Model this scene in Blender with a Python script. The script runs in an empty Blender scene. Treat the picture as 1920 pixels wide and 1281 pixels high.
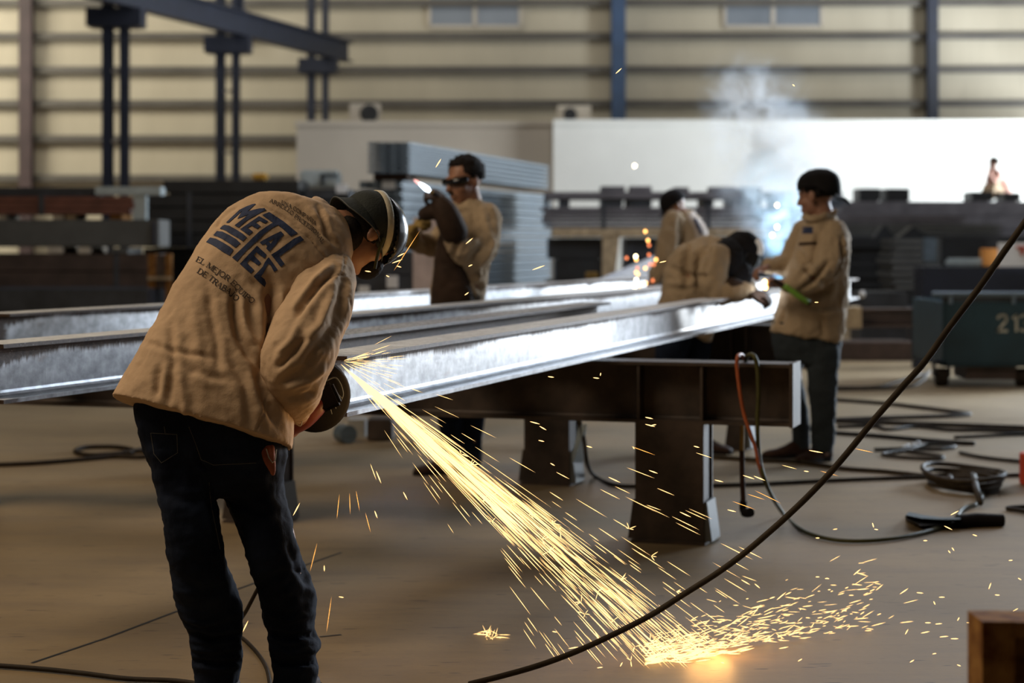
import bpy, bmesh, math, random
import numpy as np
from mathutils import Vector, Matrix, Euler, noise
from mathutils.bvhtree import BVHTree

random.seed(7); np.random.seed(7)
C = bpy.context.scene.collection
V = Vector
# ------------------------------------------------------------------ camera
F, CX, HY, EYE = 3600.0, 960.0, 450.0, 1.30
cam_d = bpy.data.cameras.new('camera'); cam = bpy.data.objects.new('camera', cam_d); C.objects.link(cam)
cam.location = (0, 0, EYE); cam.rotation_euler = (math.pi/2, 0, 0)
cam_d.sensor_width = 36.0; cam_d.lens = F/1920*36.0
cam_d.shift_y = -(640.5-HY)/1920.0
cam_d.clip_end = 300; cam_d.clip_start = .1
cam_d.dof.use_dof = True; cam_d.dof.focus_distance = 5.45; cam_d.dof.aperture_fstop = 2.9
bpy.context.scene.camera = cam

def P(x, y, Y):
    return V(((x-CX)/F*Y, Y, EYE-(y-HY)/F*Y))
def G(x, y, z=0.0):
    Y = (EYE-z)*F/(y-HY)
    return V(((x-CX)/F*Y, Y, z))
def S(Y): return F/Y

# ------------------------------------------------------------------ materials
def srgb(r, g, b):
    f = lambda c: (c/255/12.92) if c/255 <= .04045 else ((c/255+.055)/1.055)**2.4
    return (f(r), f(g), f(b), 1)
class NT:
    def __init__(s, name):
        s.m = bpy.data.materials.new(name); s.m.use_nodes = True
        s.t = s.m.node_tree; s.t.nodes.clear()
        s.out = s.t.nodes.new('ShaderNodeOutputMaterial')
    def n(s, typ, **kw):
        nd = s.t.nodes.new('ShaderNode'+typ)
        for k, v in kw.items():
            if k.startswith('i_'):
                key = k[2:].replace('_', ' ')
                nd.inputs[key].default_value = v
            else: setattr(nd, k, v)
        return nd
    def l(s, a, b): s.t.links.new(a, b)
    def mix(s, fac, a, b):
        nd = s.n('Mix', data_type='RGBA')
        for i, v in ((0, fac), (6, a), (7, b)):
            if isinstance(v, (float, int, tuple)): nd.inputs[i].default_value = v
            else: s.l(v, nd.inputs[i])
        return nd.outputs[2]
    def ramp(s, src, p0, p1, c0=(0,0,0,1), c1=(1,1,1,1)):
        r = s.n('ValToRGB'); r.color_ramp.elements[0].position = p0; r.color_ramp.elements[1].position = p1
        r.color_ramp.elements[0].color = c0; r.color_ramp.elements[1].color = c1
        s.l(src, r.inputs[0]); return r.outputs[0]
    def math(s, op, a, b=0.0, c=0.0, clamp=False):
        nd = s.n('Math', operation=op, use_clamp=clamp)
        for i, v in enumerate((a, b, c)):
            if isinstance(v, (float, int)): nd.inputs[i].default_value = v
            else: s.l(v, nd.inputs[i])
        return nd.outputs[0]
    def coords(s, scale=(1,1,1), kind='Object'):
        tc = s.n('TexCoord'); mp = s.n('Mapping'); mp.inputs['Scale'].default_value = scale
        s.l(tc.outputs[kind], mp.inputs[0]); return mp.outputs[0]
    def noise(s, vec, scale, detail=4, rough=.55):
        nd = s.n('TexNoise', i_Scale=scale, i_Detail=detail, i_Roughness=rough); s.l(vec, nd.inputs['Vector'])
        return nd.outputs[0]
    def bsdf(s, col, rough=.6, metal=0.0, bump=None, bstr=.2, bdist=.01, spec=.5, **kw):
        b = s.n('BsdfPrincipled'); b.inputs['Specular IOR Level'].default_value = spec
        for key, v in (('Base Color', col), ('Roughness', rough), ('Metallic', metal)):
            if isinstance(v, (float, int, tuple)): b.inputs[key].default_value = v
            else: s.l(v, b.inputs[key])
        for k, v in kw.items(): b.inputs[k].default_value = v
        if bump is not None:
            bp = s.n('Bump', i_Strength=bstr, i_Distance=bdist); s.l(bump, bp.inputs['Height']); s.l(bp.outputs[0], b.inputs['Normal'])
        s.l(b.outputs[0], s.out.inputs[0]); return b
def mat(name, col, rough=.6, metal=0.0, var=.25, scale=6.0, bstr=.15, bscale=40.0, spec=.5, col2=None, stretch=(1,1,1)):
    s = NT(name); vec = s.coords(stretch)
    n1 = s.noise(vec, scale)
    c0 = tuple(c*(1-var) for c in col[:3])+(1,); c1 = col2 or tuple(min(1, c*(1+var)) for c in col[:3])+(1,)
    cc = s.ramp(n1, .3, .7, c0, c1)
    s.bsdf(cc, rough, metal, s.noise(vec, bscale), bstr, .004, spec)
    return s.m
def emis(name, col, strength):
    s = NT(name); e = s.n('Emission'); e.inputs[0].default_value = col; e.inputs[1].default_value = strength
    s.l(e.outputs[0], s.out.inputs[0])
    try: s.m.cycles.emission_sampling = 'NONE'
    except Exception: pass
    return s.m

def steel_mat(name, top0=.30, up=.25, bright=(.46,.46,.48,1), dark=(.035,.022,.016,1), metal=.55, rough=.34):
    # mill scale left along the upper edge, ragged vertical boundary, brushed bright metal below
    s = NT(name); vec = s.coords()
    sep = s.n('SeparateXYZ'); s.l(vec, sep.inputs[0])
    st = s.noise(s.coords((95, 1, 9)), 1.0, 3, .6)
    lo = s.noise(s.coords((1.3, 1, 2)), 1.0, 2, .5)
    hz = s.math('ADD', sep.outputs[2], s.math('MULTIPLY', s.math('SUBTRACT', st, .5), .05))
    hz = s.math('ADD', hz, s.math('MULTIPLY', s.math('SUBTRACT', lo, .5), .10))
    ex = s.math('ADD', sep.outputs[0], s.math('MULTIPLY', s.math('SUBTRACT', s.noise(s.coords((9, 1, 26)), 1.0, 4, .6), .5), .14))
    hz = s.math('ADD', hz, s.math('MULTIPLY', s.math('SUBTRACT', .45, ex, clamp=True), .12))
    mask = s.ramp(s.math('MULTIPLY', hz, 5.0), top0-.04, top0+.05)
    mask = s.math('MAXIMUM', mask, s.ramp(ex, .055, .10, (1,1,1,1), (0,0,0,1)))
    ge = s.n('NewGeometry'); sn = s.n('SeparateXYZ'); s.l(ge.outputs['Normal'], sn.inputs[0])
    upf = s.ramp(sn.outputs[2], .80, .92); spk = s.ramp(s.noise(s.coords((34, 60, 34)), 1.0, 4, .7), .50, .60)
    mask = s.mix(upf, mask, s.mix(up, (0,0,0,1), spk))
    mott = s.noise(s.coords((14, 14, 18)), 1.0, 6, .65)
    streak = s.noise(s.coords((160, 1, 4)), 1.0, 3, .6)
    br = s.ramp(mott, .34, .66, tuple(c*.42 for c in bright[:3])+(1,), bright)
    br = s.mix(s.ramp(streak, .35, .75, (0,0,0,1), (.45,.45,.45,1)), br, tuple(c*.45 for c in bright[:3])+(1,))
    br = s.mix(s.ramp(s.noise(s.coords((5, 5, 9)), 1.0, 5, .7), .62, .8, (0,0,0,1), (.55,.55,.55,1)), br, (.20,.12,.08,1))
    dk = s.ramp(s.noise(s.coords((30, 30, 40)), 1.0, 5, .7), .35, .75, dark, tuple(c*2.6 for c in dark[:3])+(1,))
    dk = s.mix(s.ramp(s.noise(s.coords((260, 260, 260)), 1.0, 2, .5), .68, .74), dk, (.5,.48,.46,1))
    if up < .6: br = s.mix(upf, br, s.ramp(mott, .3, .7, (.42,.42,.42,1), (.80,.80,.80,1)))  # upward faces coloured lighter, standing in for the bright wall's reflection
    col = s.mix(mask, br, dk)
    rr = s.mix(mask, (rough,)*3+(1,), (.6,)*3+(1,))
    mt = s.mix(upf, (metal,)*3+(1,), (.1, .1, .1, 1))
    s.bsdf(col, rr, mt, s.noise(s.coords((60, 60, 60)), 1.0, 3), .12, .003)
    return s.m

M = {}
M['steel_bright'] = steel_mat('bright_mill_steel', .26)
M['steel_far'] = steel_mat('ground_steel', .36, .2, (.72,.74,.78,1))
M['steel_rusty'] = steel_mat('mill_scale_steel', -.12, .85)
M['rust'] = mat('dark_rusted_steel', (.040,.027,.020,1), .62, .2, .5, 9, .25, 60)
M['rust_or'] = mat('orange_rust', (.20,.055,.010,1), .8, 0, .5, 22, .3, 50, col2=(.34,.17,.045,1), spec=.2)
M['redoxide'] = mat('red_oxide_paint', (.17,.062,.040,1), .6, 0, .3, 5)
M['brownsteel'] = mat('brown_primer_steel', (.072,.048,.040,1), .6, .1, .35, 4)
M['darksteel'] = mat('dark_blue_grey_steel', (.040,.046,.058,1), .5, .2, .4, 4)  # colour lifted slightly to stand in for haze over the stock
M['blacksteel'] = mat('black_oiled_steel', (.013,.015,.018,1), .5, .1, .4, 4)
M['greysteel'] = mat('grey_primer_steel', (.10,.105,.105,1), .6, .1, .2, 3)
M['midsteel'] = mat('purple_grey_steel', (.135,.128,.145,1), .6, .1, .3, 3)  # lightened base colour takes the place of haze on the stacks
M['galv'] = mat('galvanised_steel', (.115,.155,.195,1), .45, .3, .2, 5, stretch=(1,1,6))
M['palegalv'] = mat('pale_galvanised_steel', (.42,.50,.54,1), .4, .3, .15, 5)
M['navy'] = mat('navy_painted_steel', (.012,.017,.034,1), .5, 0, .2, 2)
M['blue'] = mat('blue_painted_steel', (.035,.075,.16,1), .5, 0, .2, 2)
M['maroon'] = mat('maroon_painted_steel', (.055,.034,.036,1), .55, 0, .2, 2)
M['teal'] = mat('dark_teal_paint', (.012,.038,.055,1), .55, 0, .3, 2)
M['stencil'] = mat('stencil_paint', (.45,.44,.38,1), .7)
M['wood'] = mat('pale_timber', (.42,.32,.20,1), .8, 0, .3, 10)
M['palewood'] = mat('sun_bleached_timber', (.55,.50,.42,1), .8, 0, .2, 10)
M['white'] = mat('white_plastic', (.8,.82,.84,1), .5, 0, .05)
M['palecloth'] = mat('pale_wrap', (.62,.52,.52,1), .8, 0, .2, 5)
M['orange'] = mat('orange_card', (.75,.33,.08,1), .7, 0, .1)
M['yellow'] = mat('yellow_paint', (.62,.34,.03,1), .5, 0, .15)
M['redpaint'] = mat('red_paint', (.45,.05,.02,1), .5, 0, .2)
M['cable'] = mat('black_rubber_cable', (.026,.019,.013,1), .65, 0, .3, 20, spec=.15)
M['cable_br'] = mat('dusty_brown_cable', (.038,.028,.018,1), .65, 0, .3, 20, spec=.2)
M['hose_gr'] = mat('olive_green_hose', (.055,.052,.016,1), .6, 0, .2, 20, spec=.2)
M['hose_or'] = mat('orange_hose', (.30,.07,.02,1), .5, 0, .2, 20)
M['green'] = mat('bright_green_hose', (.16,.33,.04,1), .45, 0, .1)
M['skin'] = mat('skin', (.30,.145,.085,1), .5, 0, .15, 12, .08, 120)
M['skin_far'] = mat('skin_tan', (.26,.13,.085,1), .55, 0, .15, 12)
M['hair'] = mat('black_hair', (.012,.009,.008,1), .8, 0, .4, 60, .6, 150, .15)
M['leather'] = mat('brown_leather', (.036,.021,.014,1), .75, 0, .35, 9, .3, 60, .2)
M['ochre'] = mat('ochre_leather', (.26,.17,.045,1), .7, 0, .35, 12, .3, 60)
M['boot'] = mat('dark_brown_boot', (.040,.019,.012,1), .7, 0, .3, 12, spec=.15)
M['cap'] = mat('black_cap_cloth', (.010,.009,.010,1), .9, 0, .3, 12, .3, 90, .15)
M['hatcloth'] = mat('dark_green_hat_cloth', (.017,.021,.019,1), .9, 0, .35, 10, .5, 160)
M['piping'] = mat('grey_piping', (.09,.09,.085,1), .8)
M['band'] = mat('cream_elastic_band', (.50,.45,.34,1), .8, 0, .2, 20, .4, 200, stretch=(1,1,1))
M['blackgloss'] = mat('black_gloss_plastic', (.010,.009,.009,1), .22, 0, .2)
M['blackmat'] = mat('black_tool_plastic', (.010,.008,.008,1), .75, 0, .2, spec=.12)
M['gred'] = mat('tool_red_plastic', (.15,.020,.008,1), .4, 0, .2, 12)
M['glovered'] = mat('rust_red_glove', (.30,.075,.03,1), .8, 0, .25, 20)
M['logoblue'] = mat('navy_print', (.014,.026,.075,1), .8, 0, .15, 30)
M['logoink'] = mat('dark_ink_print', (.035,.026,.024,1), .85, 0, .1)
M['lens'] = mat('dark_lens', (.006,.006,.007,1), .12, 0, .1)
M['stitch'] = mat('tan_thread', (.18,.13,.08,1), .8)
M['denimstitch'] = mat('denim_thread', (.09,.085,.075,1), .8)
M['litback'] = mat('painted_back_light', (.50,.42,.36,1), .85, 0, .1)  # pale colour that paints the light on the stooping man's back
M['pinkshirt'] = mat('faded_pink_shirt', (.62,.36,.30,1), .85, 0, .15)
M['beige'] = mat('beige_trousers', (.45,.33,.22,1), .85)

def cloth_mat(name, col, stain=.35):
    s = NT(name); vec = s.coords()
    big = s.noise(vec, 5.0, 5, .6); st = s.noise(vec, 2.2, 6, .7)
    c = s.ramp(big, .3, .7, tuple(x*.86 for x in col[:3])+(1,), tuple(min(1, x*1.1) for x in col[:3])+(1,))
    c = s.mix(s.ramp(st, .58, .78, (0,0,0,1), (stain,)*3+(1,)), c, tuple(x*.45 for x in col[:3])+(1,))
    fine = s.noise(vec, 420, 2, .5); mid = s.noise(vec, 26, 4, .6)
    h = s.math('ADD', s.math('MULTIPLY', fine, .18), s.math('MULTIPLY', mid, .9))
    s.bsdf(c, .88, 0.0, h, .30, .008, .2)
    return s.m
M['jacket'] = cloth_mat('tan_cotton', (.50,.345,.215,1))
M['jacket_far'] = cloth_mat('tan_cotton_dusty', (.37,.28,.185,1), .3)
def denim():
    s = NT('dark_denim'); vec = s.coords()
    n = s.noise(vec, 7, 5, .6); c = s.ramp(n, .3, .75, (.004,.006,.013,1), (.015,.022,.042,1))
    wav = s.noise(s.coords((240, 240, 60)), 1.0, 2)
    s.bsdf(c, .85, 0.0, s.math('ADD', s.math('MULTIPLY', wav, .3), s.noise(vec, 22, 4)), .3, .008, .10)
    return s.m
M['denim'] = denim()
M['denim_far'] = mat('worn_blue_denim', (.015,.022,.028,1), .9, 0, .3, 8)

def floor_mat():
    s = NT('dusty_concrete'); vec = s.coords()
    n1 = s.noise(vec, .55, 6, .6); n2 = s.noise(s.coords((1.2, 4.2, 1)), 1.0, 6, .65); n3 = s.noise(vec, 30, 4, .7)
    n4 = s.noise(s.coords((1.6, 7, 1)), 1.0, 6, .7)
    c = s.ramp(n1, .3, .72, (.17,.118,.060,1), (.30,.218,.118,1))
    c = s.mix(s.ramp(n2, .48, .72, (0,0,0,1), (.5,.5,.5,1)), c, (.135,.10,.07,1))
    c = s.mix(s.ramp(n3, .5, .8, (0,0,0,1), (.3,.3,.3,1)), c, (.12,.09,.065,1))
    c = s.mix(s.ramp(n4, .48, .70, (0,0,0,1), (.32,.32,.32,1)), c, (.11,.078,.05,1))
    # small dark specks and scuffs
    vo = s.n('TexNoise', i_Scale=1.0, i_Detail=2.0); s.l(s.coords((7, 40, 1)), vo.inputs['Vector'])
    c = s.mix(s.ramp(vo.outputs[0], .67, .71), c, (.055,.04,.03,1))
    rr = s.ramp(n1, .3, .75, (.42,.42,.42,1), (.62,.62,.62,1))
    s.bsdf(c, rr, 0.0, s.math('ADD', s.math('MULTIPLY', n3, .6), n2), .12, .006, .4)
    return s.m
M['floor'] = floor_mat()
def wall_mat():
    s = NT('beige_ribbed_cladding'); vec = s.coords()
    sep = s.n('SeparateXYZ'); s.l(vec, sep.inputs[0])
    rib = s.math('PINGPONG', s.math('MULTIPLY', sep.outputs[0], 1.0), .15)
    n = s.noise(s.coords((.35, 1, .12)), 1.0, 4)
    c = s.ramp(n, .3, .7, (.40,.36,.275,1), (.54,.49,.38,1))
    c = s.mix(s.ramp(s.noise(s.coords((1.2,1,.3)), 1.0, 4, .7), .6, .8, (0,0,0,1), (.35,.35,.35,1)), c, (.25,.21,.15,1))
    s.bsdf(c, .6, 0.0, rib, .5, .05)
    return s.m
M['wall'] = wall_mat()
M['plaster'] = mat('tan_painted_block', (.50,.455,.39,1), .8, 0, .08, .6)
M['plasterw'] = mat('white_painted_block', (.80,.82,.80,1), .75, 0, .06, .5)
M['girt'] = mat('dark_girt', (.10,.092,.080,1), .6, 0, .2, 1)
M['window'] = mat('grey_glazing', (.20,.23,.27,1), .35, 0, .1, 1)
M['concrete'] = mat('grey_cement', (.3,.29,.27,1), .8)

# ------------------------------------------------------------------ object helpers
def O(name, me, m, parent=None, label=None, cat=None, group=None, kind=None):
    if isinstance(me, bmesh.types.BMesh):
        bm = me; me = bpy.data.meshes.new(name); bm.to_mesh(me); bm.free()
    else: me.name = name
    ms = m if isinstance(m, (list, tuple)) else [m]
    me.materials.clear()
    for x in ms: me.materials.append(M[x] if isinstance(x, str) else x)
    o = bpy.data.objects.new(name, me); C.objects.link(o)
    if parent is not None:
        o.parent = parent; o.matrix_parent_inverse = parent.matrix_basis.inverted() if parent.parent is None else Matrix()
    tag(o, label, cat, group, kind); return o
def tag(o, label=None, cat=None, group=None, kind=None):
    for k, v in (('label', label), ('category', cat), ('group', group), ('kind', kind)):
        if v: o[k] = v
    return o
def T(name, label, cat, loc, group=None):
    o = bpy.data.objects.new(name, None); C.objects.link(o); o.location = loc; o.empty_display_size = .1
    return tag(o, label, cat, group)
def ST(name, me, m, parent=None):
    return O(name, me, m, parent, kind=None if parent else 'structure')
def smooth(me, on=True):
    me.polygons.foreach_set('use_smooth', [on]*len(me.polygons)); return me
def box(bm, p0, p1, mi=0, rot=None):
    p0 = V(p0); p1 = V(p1); c = (p0+p1)/2; d = p1-p0
    mt = Matrix.Translation(c) @ (rot or Matrix()) @ Matrix.Diagonal((abs(d.x), abs(d.y), abs(d.z), 1))
    r = bmesh.ops.create_cube(bm, size=1, matrix=mt)
    for f in {f for v in r['verts'] for f in v.link_faces}: f.material_index = mi
    return r['verts']
def B(*boxes):
    bm = bmesh.new()
    for b in boxes: box(bm, *b)
    return bm
def bevel(bm, w, seg=2):
    bmesh.ops.bevel(bm, geom=list(bm.edges), offset=w, segments=seg, affect='EDGES', clamp_overlap=True); return bm
def pxbox(x0, x1, y0, y1, Y, d):
    a = P(x0, y1, Y); b = P(x1, y0, Y); return (a, (b.x, Y+d, b.z))
def loft(bm, rings, cap=True, mi=0):
    """rings: list of lists of Vector"""
    vs = [[bm.verts.new(p) for p in r] for r in rings]; n = len(vs[0]); fs = []
    for a, b in zip(vs, vs[1:]):
        for i in range(n):
            fs.append(bm.faces.new((a[i], a[(i+1) % n], b[(i+1) % n], b[i])))
    if cap:
        fs.append(bm.faces.new(list(reversed(vs[0])))); fs.append(bm.faces.new(vs[-1]))
    for f in fs: f.material_index = mi
    return fs
def frames(pts):
    out = []; n = len(pts); up = None
    for i in range(n):
        t = (pts[min(i+1, n-1)]-pts[max(i-1, 0)])
        t = t.normalized() if t.length > 1e-9 else V((0, 0, 1))
        if up is None:
            up = V((0, 0, 1)) if abs(t.z) < .9 else V((0, 1, 0))
        a = t.cross(up)
        if a.length < 1e-4: a = t.cross(V((1, 0, 0)))
        a.normalize(); b = a.cross(t).normalized(); up = b; out.append((t, a, b))
    return out
def tube(bm, pts, r, n=10, cap=True, mi=0, flat=1.0):
    pts = [V(p) for p in pts]; rs = r if isinstance(r, (list, tuple)) else [r]*len(pts)
    rings = []
    for p, (t, a, b), rr in zip(pts, frames(pts), rs):
        rings.append([p + a*math.cos(2*math.pi*k/n)*rr + b*math.sin(2*math.pi*k/n)*rr*flat for k in range(n)])
    return loft(bm, rings, cap, mi)
def catmull(pts, k=6):
    pts = [V(p) for p in pts]; out = []
    for i in range(len(pts)-1):
        p0 = pts[max(i-1, 0)]; p1 = pts[i]; p2 = pts[i+1]; p3 = pts[min(i+2, len(pts)-1)]
        for j in range(k):
            t = j/k
            out.append(.5*((2*p1)+(p2-p0)*t+(2*p0-5*p1+4*p2-p3)*t*t+(3*p1-p0-3*p2+p3)*t**3))
    out.append(pts[-1]); return out
def limb(bm, spec, n=16, k=3):
    """spec rows (px,py,Y,r) -> smooth round limb with round ends"""
    pts = [P(*s[:3]) for s in spec]; rs = [s[3] for s in spec]; limb3(bm, pts, rs, n, k)
def limb3(bm, pts, rs, n=16, k=3):
    pp = catmull([V(p) for p in pts], k); r4 = [V((r, 0, 0)) for r in rs]; rr = [v.x for v in catmull(r4, k)]
    d0 = (pp[0]-pp[1]).normalized(); d1 = (pp[-1]-pp[-2]).normalized()
    pp = [pp[0]+d0*rr[0]*.8, pp[0]+d0*rr[0]*.5] + pp + [pp[-1]+d1*rr[-1]*.5, pp[-1]+d1*rr[-1]*.8]
    rr = [rr[0]*.4, rr[0]*.82] + rr + [rr[-1]*.82, rr[-1]*.4]
    tube(bm, pp, rr, n)
def ell(bm, c, r, rot=None, seg=20):
    mt = Matrix.Translation(V(c)) @ (rot.to_4x4() if rot is not None else Matrix()) @ Matrix.Diagonal((r[0], r[1], r[2], 1))
    bmesh.ops.create_uvsphere(bm, u_segments=seg, v_segments=seg//2+2, radius=1, matrix=mt)
def ringloft(bm, spec, n=28, pw=2.4, k=3):
    """spec rows: ((Lx,Ly),(Rx,Ry),Y,halfdepth[,dY]) ; cross-sections between two outline points of the body"""
    Ls = catmull([P(*s[0], s[2]-(s[4] if len(s) > 4 else 0)) for s in spec], k)
    Rs = catmull([P(*s[1], s[2]+(s[4] if len(s) > 4 else 0)) for s in spec], k)
    hd = [v.x for v in catmull([V((s[3], 0, 0)) for s in spec], k)]
    cs = [(a+b)/2 for a, b in zip(Ls, Rs)]; rings = []
    for i, (a, b, c, h) in enumerate(zip(Ls, Rs, cs, hd)):
        t = (cs[min(i+1, len(cs)-1)]-cs[max(i-1, 0)]).normalized(); ax = (b-a)/2
        bx = ax.cross(t).normalized(); 
        if bx.y < 0: bx = -bx
        bx *= h; rg = []
        for q in range(n):
            u = 2*math.pi*q/n; cu, su = math.cos(u), math.sin(u)
            rg.append(c + ax*math.copysign(abs(cu)**(2/pw), cu) + bx*math.copysign(abs(su)**(2/pw), su))
        rings.append(rg)
    loft(bm, rings)
def remesh(bm, voxel, it=5, fac=.5):
    bmesh.ops.recalc_face_normals(bm, faces=bm.faces)
    me = bpy.data.meshes.new('tmp'); bm.to_mesh(me); bm.free()
    o = bpy.data.objects.new('tmp', me); C.objects.link(o)
    md = o.modifiers.new('r', 'REMESH'); md.mode = 'VOXEL'; md.voxel_size = voxel; md.use_smooth_shade = True
    if it:
        sm = o.modifiers.new('s', 'SMOOTH'); sm.iterations = it; sm.factor = fac
    dg = bpy.context.evaluated_depsgraph_get(); ev = o.evaluated_get(dg)
    res = bpy.data.meshes.new_from_object(ev); bpy.data.objects.remove(o); bpy.data.meshes.remove(me)
    return smooth(res)
def getco(me):
    a = np.empty(len(me.vertices)*3, 'f'); me.vertices.foreach_get('co', a); return a.reshape(-1, 3).astype('f8')
def getno(me):
    a = np.empty(len(me.vertices)*3, 'f'); me.vertices.foreach_get('normal', a); return a.reshape(-1, 3).astype('f8')
def setco(me, co):
    me.vertices.foreach_set('co', co.astype('f').ravel()); me.update()
def wrinkle(me, amp, scale, seed=0, stretch=(1, 1, 1)):
    co = getco(me); no = getno(me)
    h = np.array([noise.fractal(V((p[0]*stretch[0]*scale+seed, p[1]*stretch[1]*scale, p[2]*stretch[2]*scale)), .8, 2.1, 4) for p in co])
    setco(me, co+no*(h*amp)[:, None])
def sculpt(me, strokes, front=True):
    """strokes: (polyline in photo pixels, width px, depth m) pressed into or raised from the cloth surface"""
    co = getco(me); no = getno(me)
    px = CX+co[:, 0]/co[:, 1]*F; py = HY-(co[:, 2]-EYE)/co[:, 1]*F
    view = co-np.array([0, 0, EYE]); facing = np.clip(-(no*view).sum(1)/np.linalg.norm(view, axis=1)*3, 0, 1) if front else 1
    disp = np.zeros(len(co))
    for pts, w, dep in strokes:
        pts = np.array(pts, 'f8'); seg = np.linalg.norm(np.diff(pts, axis=0), axis=1); cum = np.r_[0, np.cumsum(seg)]; tot = cum[-1]
        best = np.full(len(co), 1e9); along = np.zeros(len(co))
        for i in range(len(pts)-1):
            d = pts[i+1]-pts[i]; L2 = (d*d).sum()
            t = np.clip(((px-pts[i, 0])*d[0]+(py-pts[i, 1])*d[1])/L2, 0, 1)
            dist = np.hypot(px-pts[i, 0]-t*d[0], py-pts[i, 1]-t*d[1])
            m = dist < best; best[m] = dist[m]; along[m] = (cum[i]+t[m]*seg[i])/tot
        env = np.clip(np.minimum(along, 1-along)*5+.25, 0, 1)
        g = np.exp(-(best/w)**2); g2 = np.exp(-((best-w*1.7)/(w*1.1))**2)
        disp += (g*dep - g2*dep*.35)*env
    setco(me, co+no*(disp*facing)[:, None])

# ------------------------------------------------------------------ the hall
WY = 58.0; SW = S(WY)
def wx(x): return (x-CX)/F*WY
def wz(y): return EYE-(y-HY)/F*WY
bm = bmesh.new(); box(bm, (-34, -3, -.3), (34, WY+1, 0)); ST('floor', bm, 'floor')
bm = bmesh.new(); box(bm, (-34, WY, 0), (34, WY+.25, 16)); ST('wall_back', bm, 'wall')
for i, y in enumerate((-58, 4, 66, 129, 192, 258, 332)):
    z = wz(y); bm = bmesh.new()
    box(bm, (-34, WY-.22, z-.12), (34, WY, z+.06)); box(bm, (-34, WY-.27, z-.16), (34, WY-.21, z+.02))
    ST('trim_%d' % (i+1), bm, 'girt')
for i, (x0, x1) in enumerate(((805, 976), (1358, 1540))):
    bm = bmesh.new(); z0, z1 = wz(50), wz(-40)
    box(bm, (wx(x0), WY-.07, z0), (wx(x1), WY, z1))
    w = ST('window_%d' % (i+1), bm, 'window')
    fr = bmesh.new(); xm = (wx(x0)+wx(x1))/2
    for a, b in ((wx(x0)-.05, wx(x0)+.05), (xm-.06, xm+.06), (wx(x1)-.05, wx(x1)+.05)): box(fr, (a, WY-.1, z0), (b, WY-.02, z1))
    box(fr, (wx(x0), WY-.1, z0-.06), (wx(x1), WY-.02, z0+.04))
    O('window_frame', fr, 'plaster', w)
# offices built inside the hall
OY = 47.0
def ox(x, Y=OY): return (x-CX)/F*Y
def oz(y, Y=OY): return EYE-(y-HY)/F*Y
bm = bmesh.new(); box(bm, (ox(556), OY, 0), (ox(1045), OY+7, oz(236))); box(bm, (ox(553), OY-.08, oz(236)), (ox(1045), OY+7, oz(227)))
ST('wall_centre', bm, 'plaster')
bm = bmesh.new(); box(bm, (ox(1037), OY-.3, 0), (ox(2300), OY+7, oz(236))); box(bm, (ox(1037), OY-.38, oz(236)), (ox(2300), OY+7, oz(226)))
ST('wall_right', bm, 'plasterw')

def ibeam_profile(W, H, tf, tw, fil=.012):
    pts = []
    q = [(W/2, H/2), (W/2, H/2-tf)]
    for k in range(5):
        a = math.pi/2*(k/4); q.append((tw/2+fil-fil*math.sin(a), H/2-tf-fil+fil*math.cos(a)))
    r = q + [(x, -z) for x, z in reversed(q)]
    return r + [(-x, -z) for x, z in r]
def ibeam(bm, L, W, H, tf, tw, fil=.012, x0=0.0, mi=0, nseg=1):
    pr = ibeam_profile(W, H, tf, tw, fil)
    loft(bm, [[V((x0+L*i/nseg, -y, z)) for y, z in pr] for i in range(nseg+1)], True, mi)
    return bm
def place(o, p, d):
    """local +x along d, origin at p"""
    d = V(d).normalized(); y = V((0, 0, 1)).cross(d).normalized(); z = d.cross(y)
    o.matrix_world = Matrix(((d.x, y.x, z.x, p[0]), (d.y, y.y, z.y, p[1]), (d.z, y.z, z.z, p[2]), (0, 0, 0, 1)))
def hbeam_vertical(bm, c, W, D, h, tf=.02, tw=.015, rot=0.0, z0=0.0, mi=0):
    R = Matrix.Translation(V(c)) @ Matrix.Rotation(rot, 4, 'Z')
    for a, b in (((-W/2, -D/2, z0), (W/2, -D/2+tf, h)), ((-W/2, D/2-tf, z0), (W/2, D/2, h)), ((-tw/2, -D/2+tf, z0), (tw/2, D/2-tf, h))):
        vs = box(bm, a, b, mi); bmesh.ops.transform(bm, matrix=R, verts=vs)

# columns on the back wall
for x, w, mname, lab in ((1158, 26, 'blue', 'blue steel wall column above the middle of the office roof'),
                         (1742, 20, 'navy', 'dark blue steel wall column above the bright white office, right of the smoke'),
                         (56, 24, 'maroon', 'dark maroon steel wall column, leftmost against the beige cladding')):
    bm = bmesh.new(); hbeam_vertical(bm, (wx(x), WY-.42, 0), w/SW, .34, 15)
    O('wall_column', bm, mname, None, lab, 'column')
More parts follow.
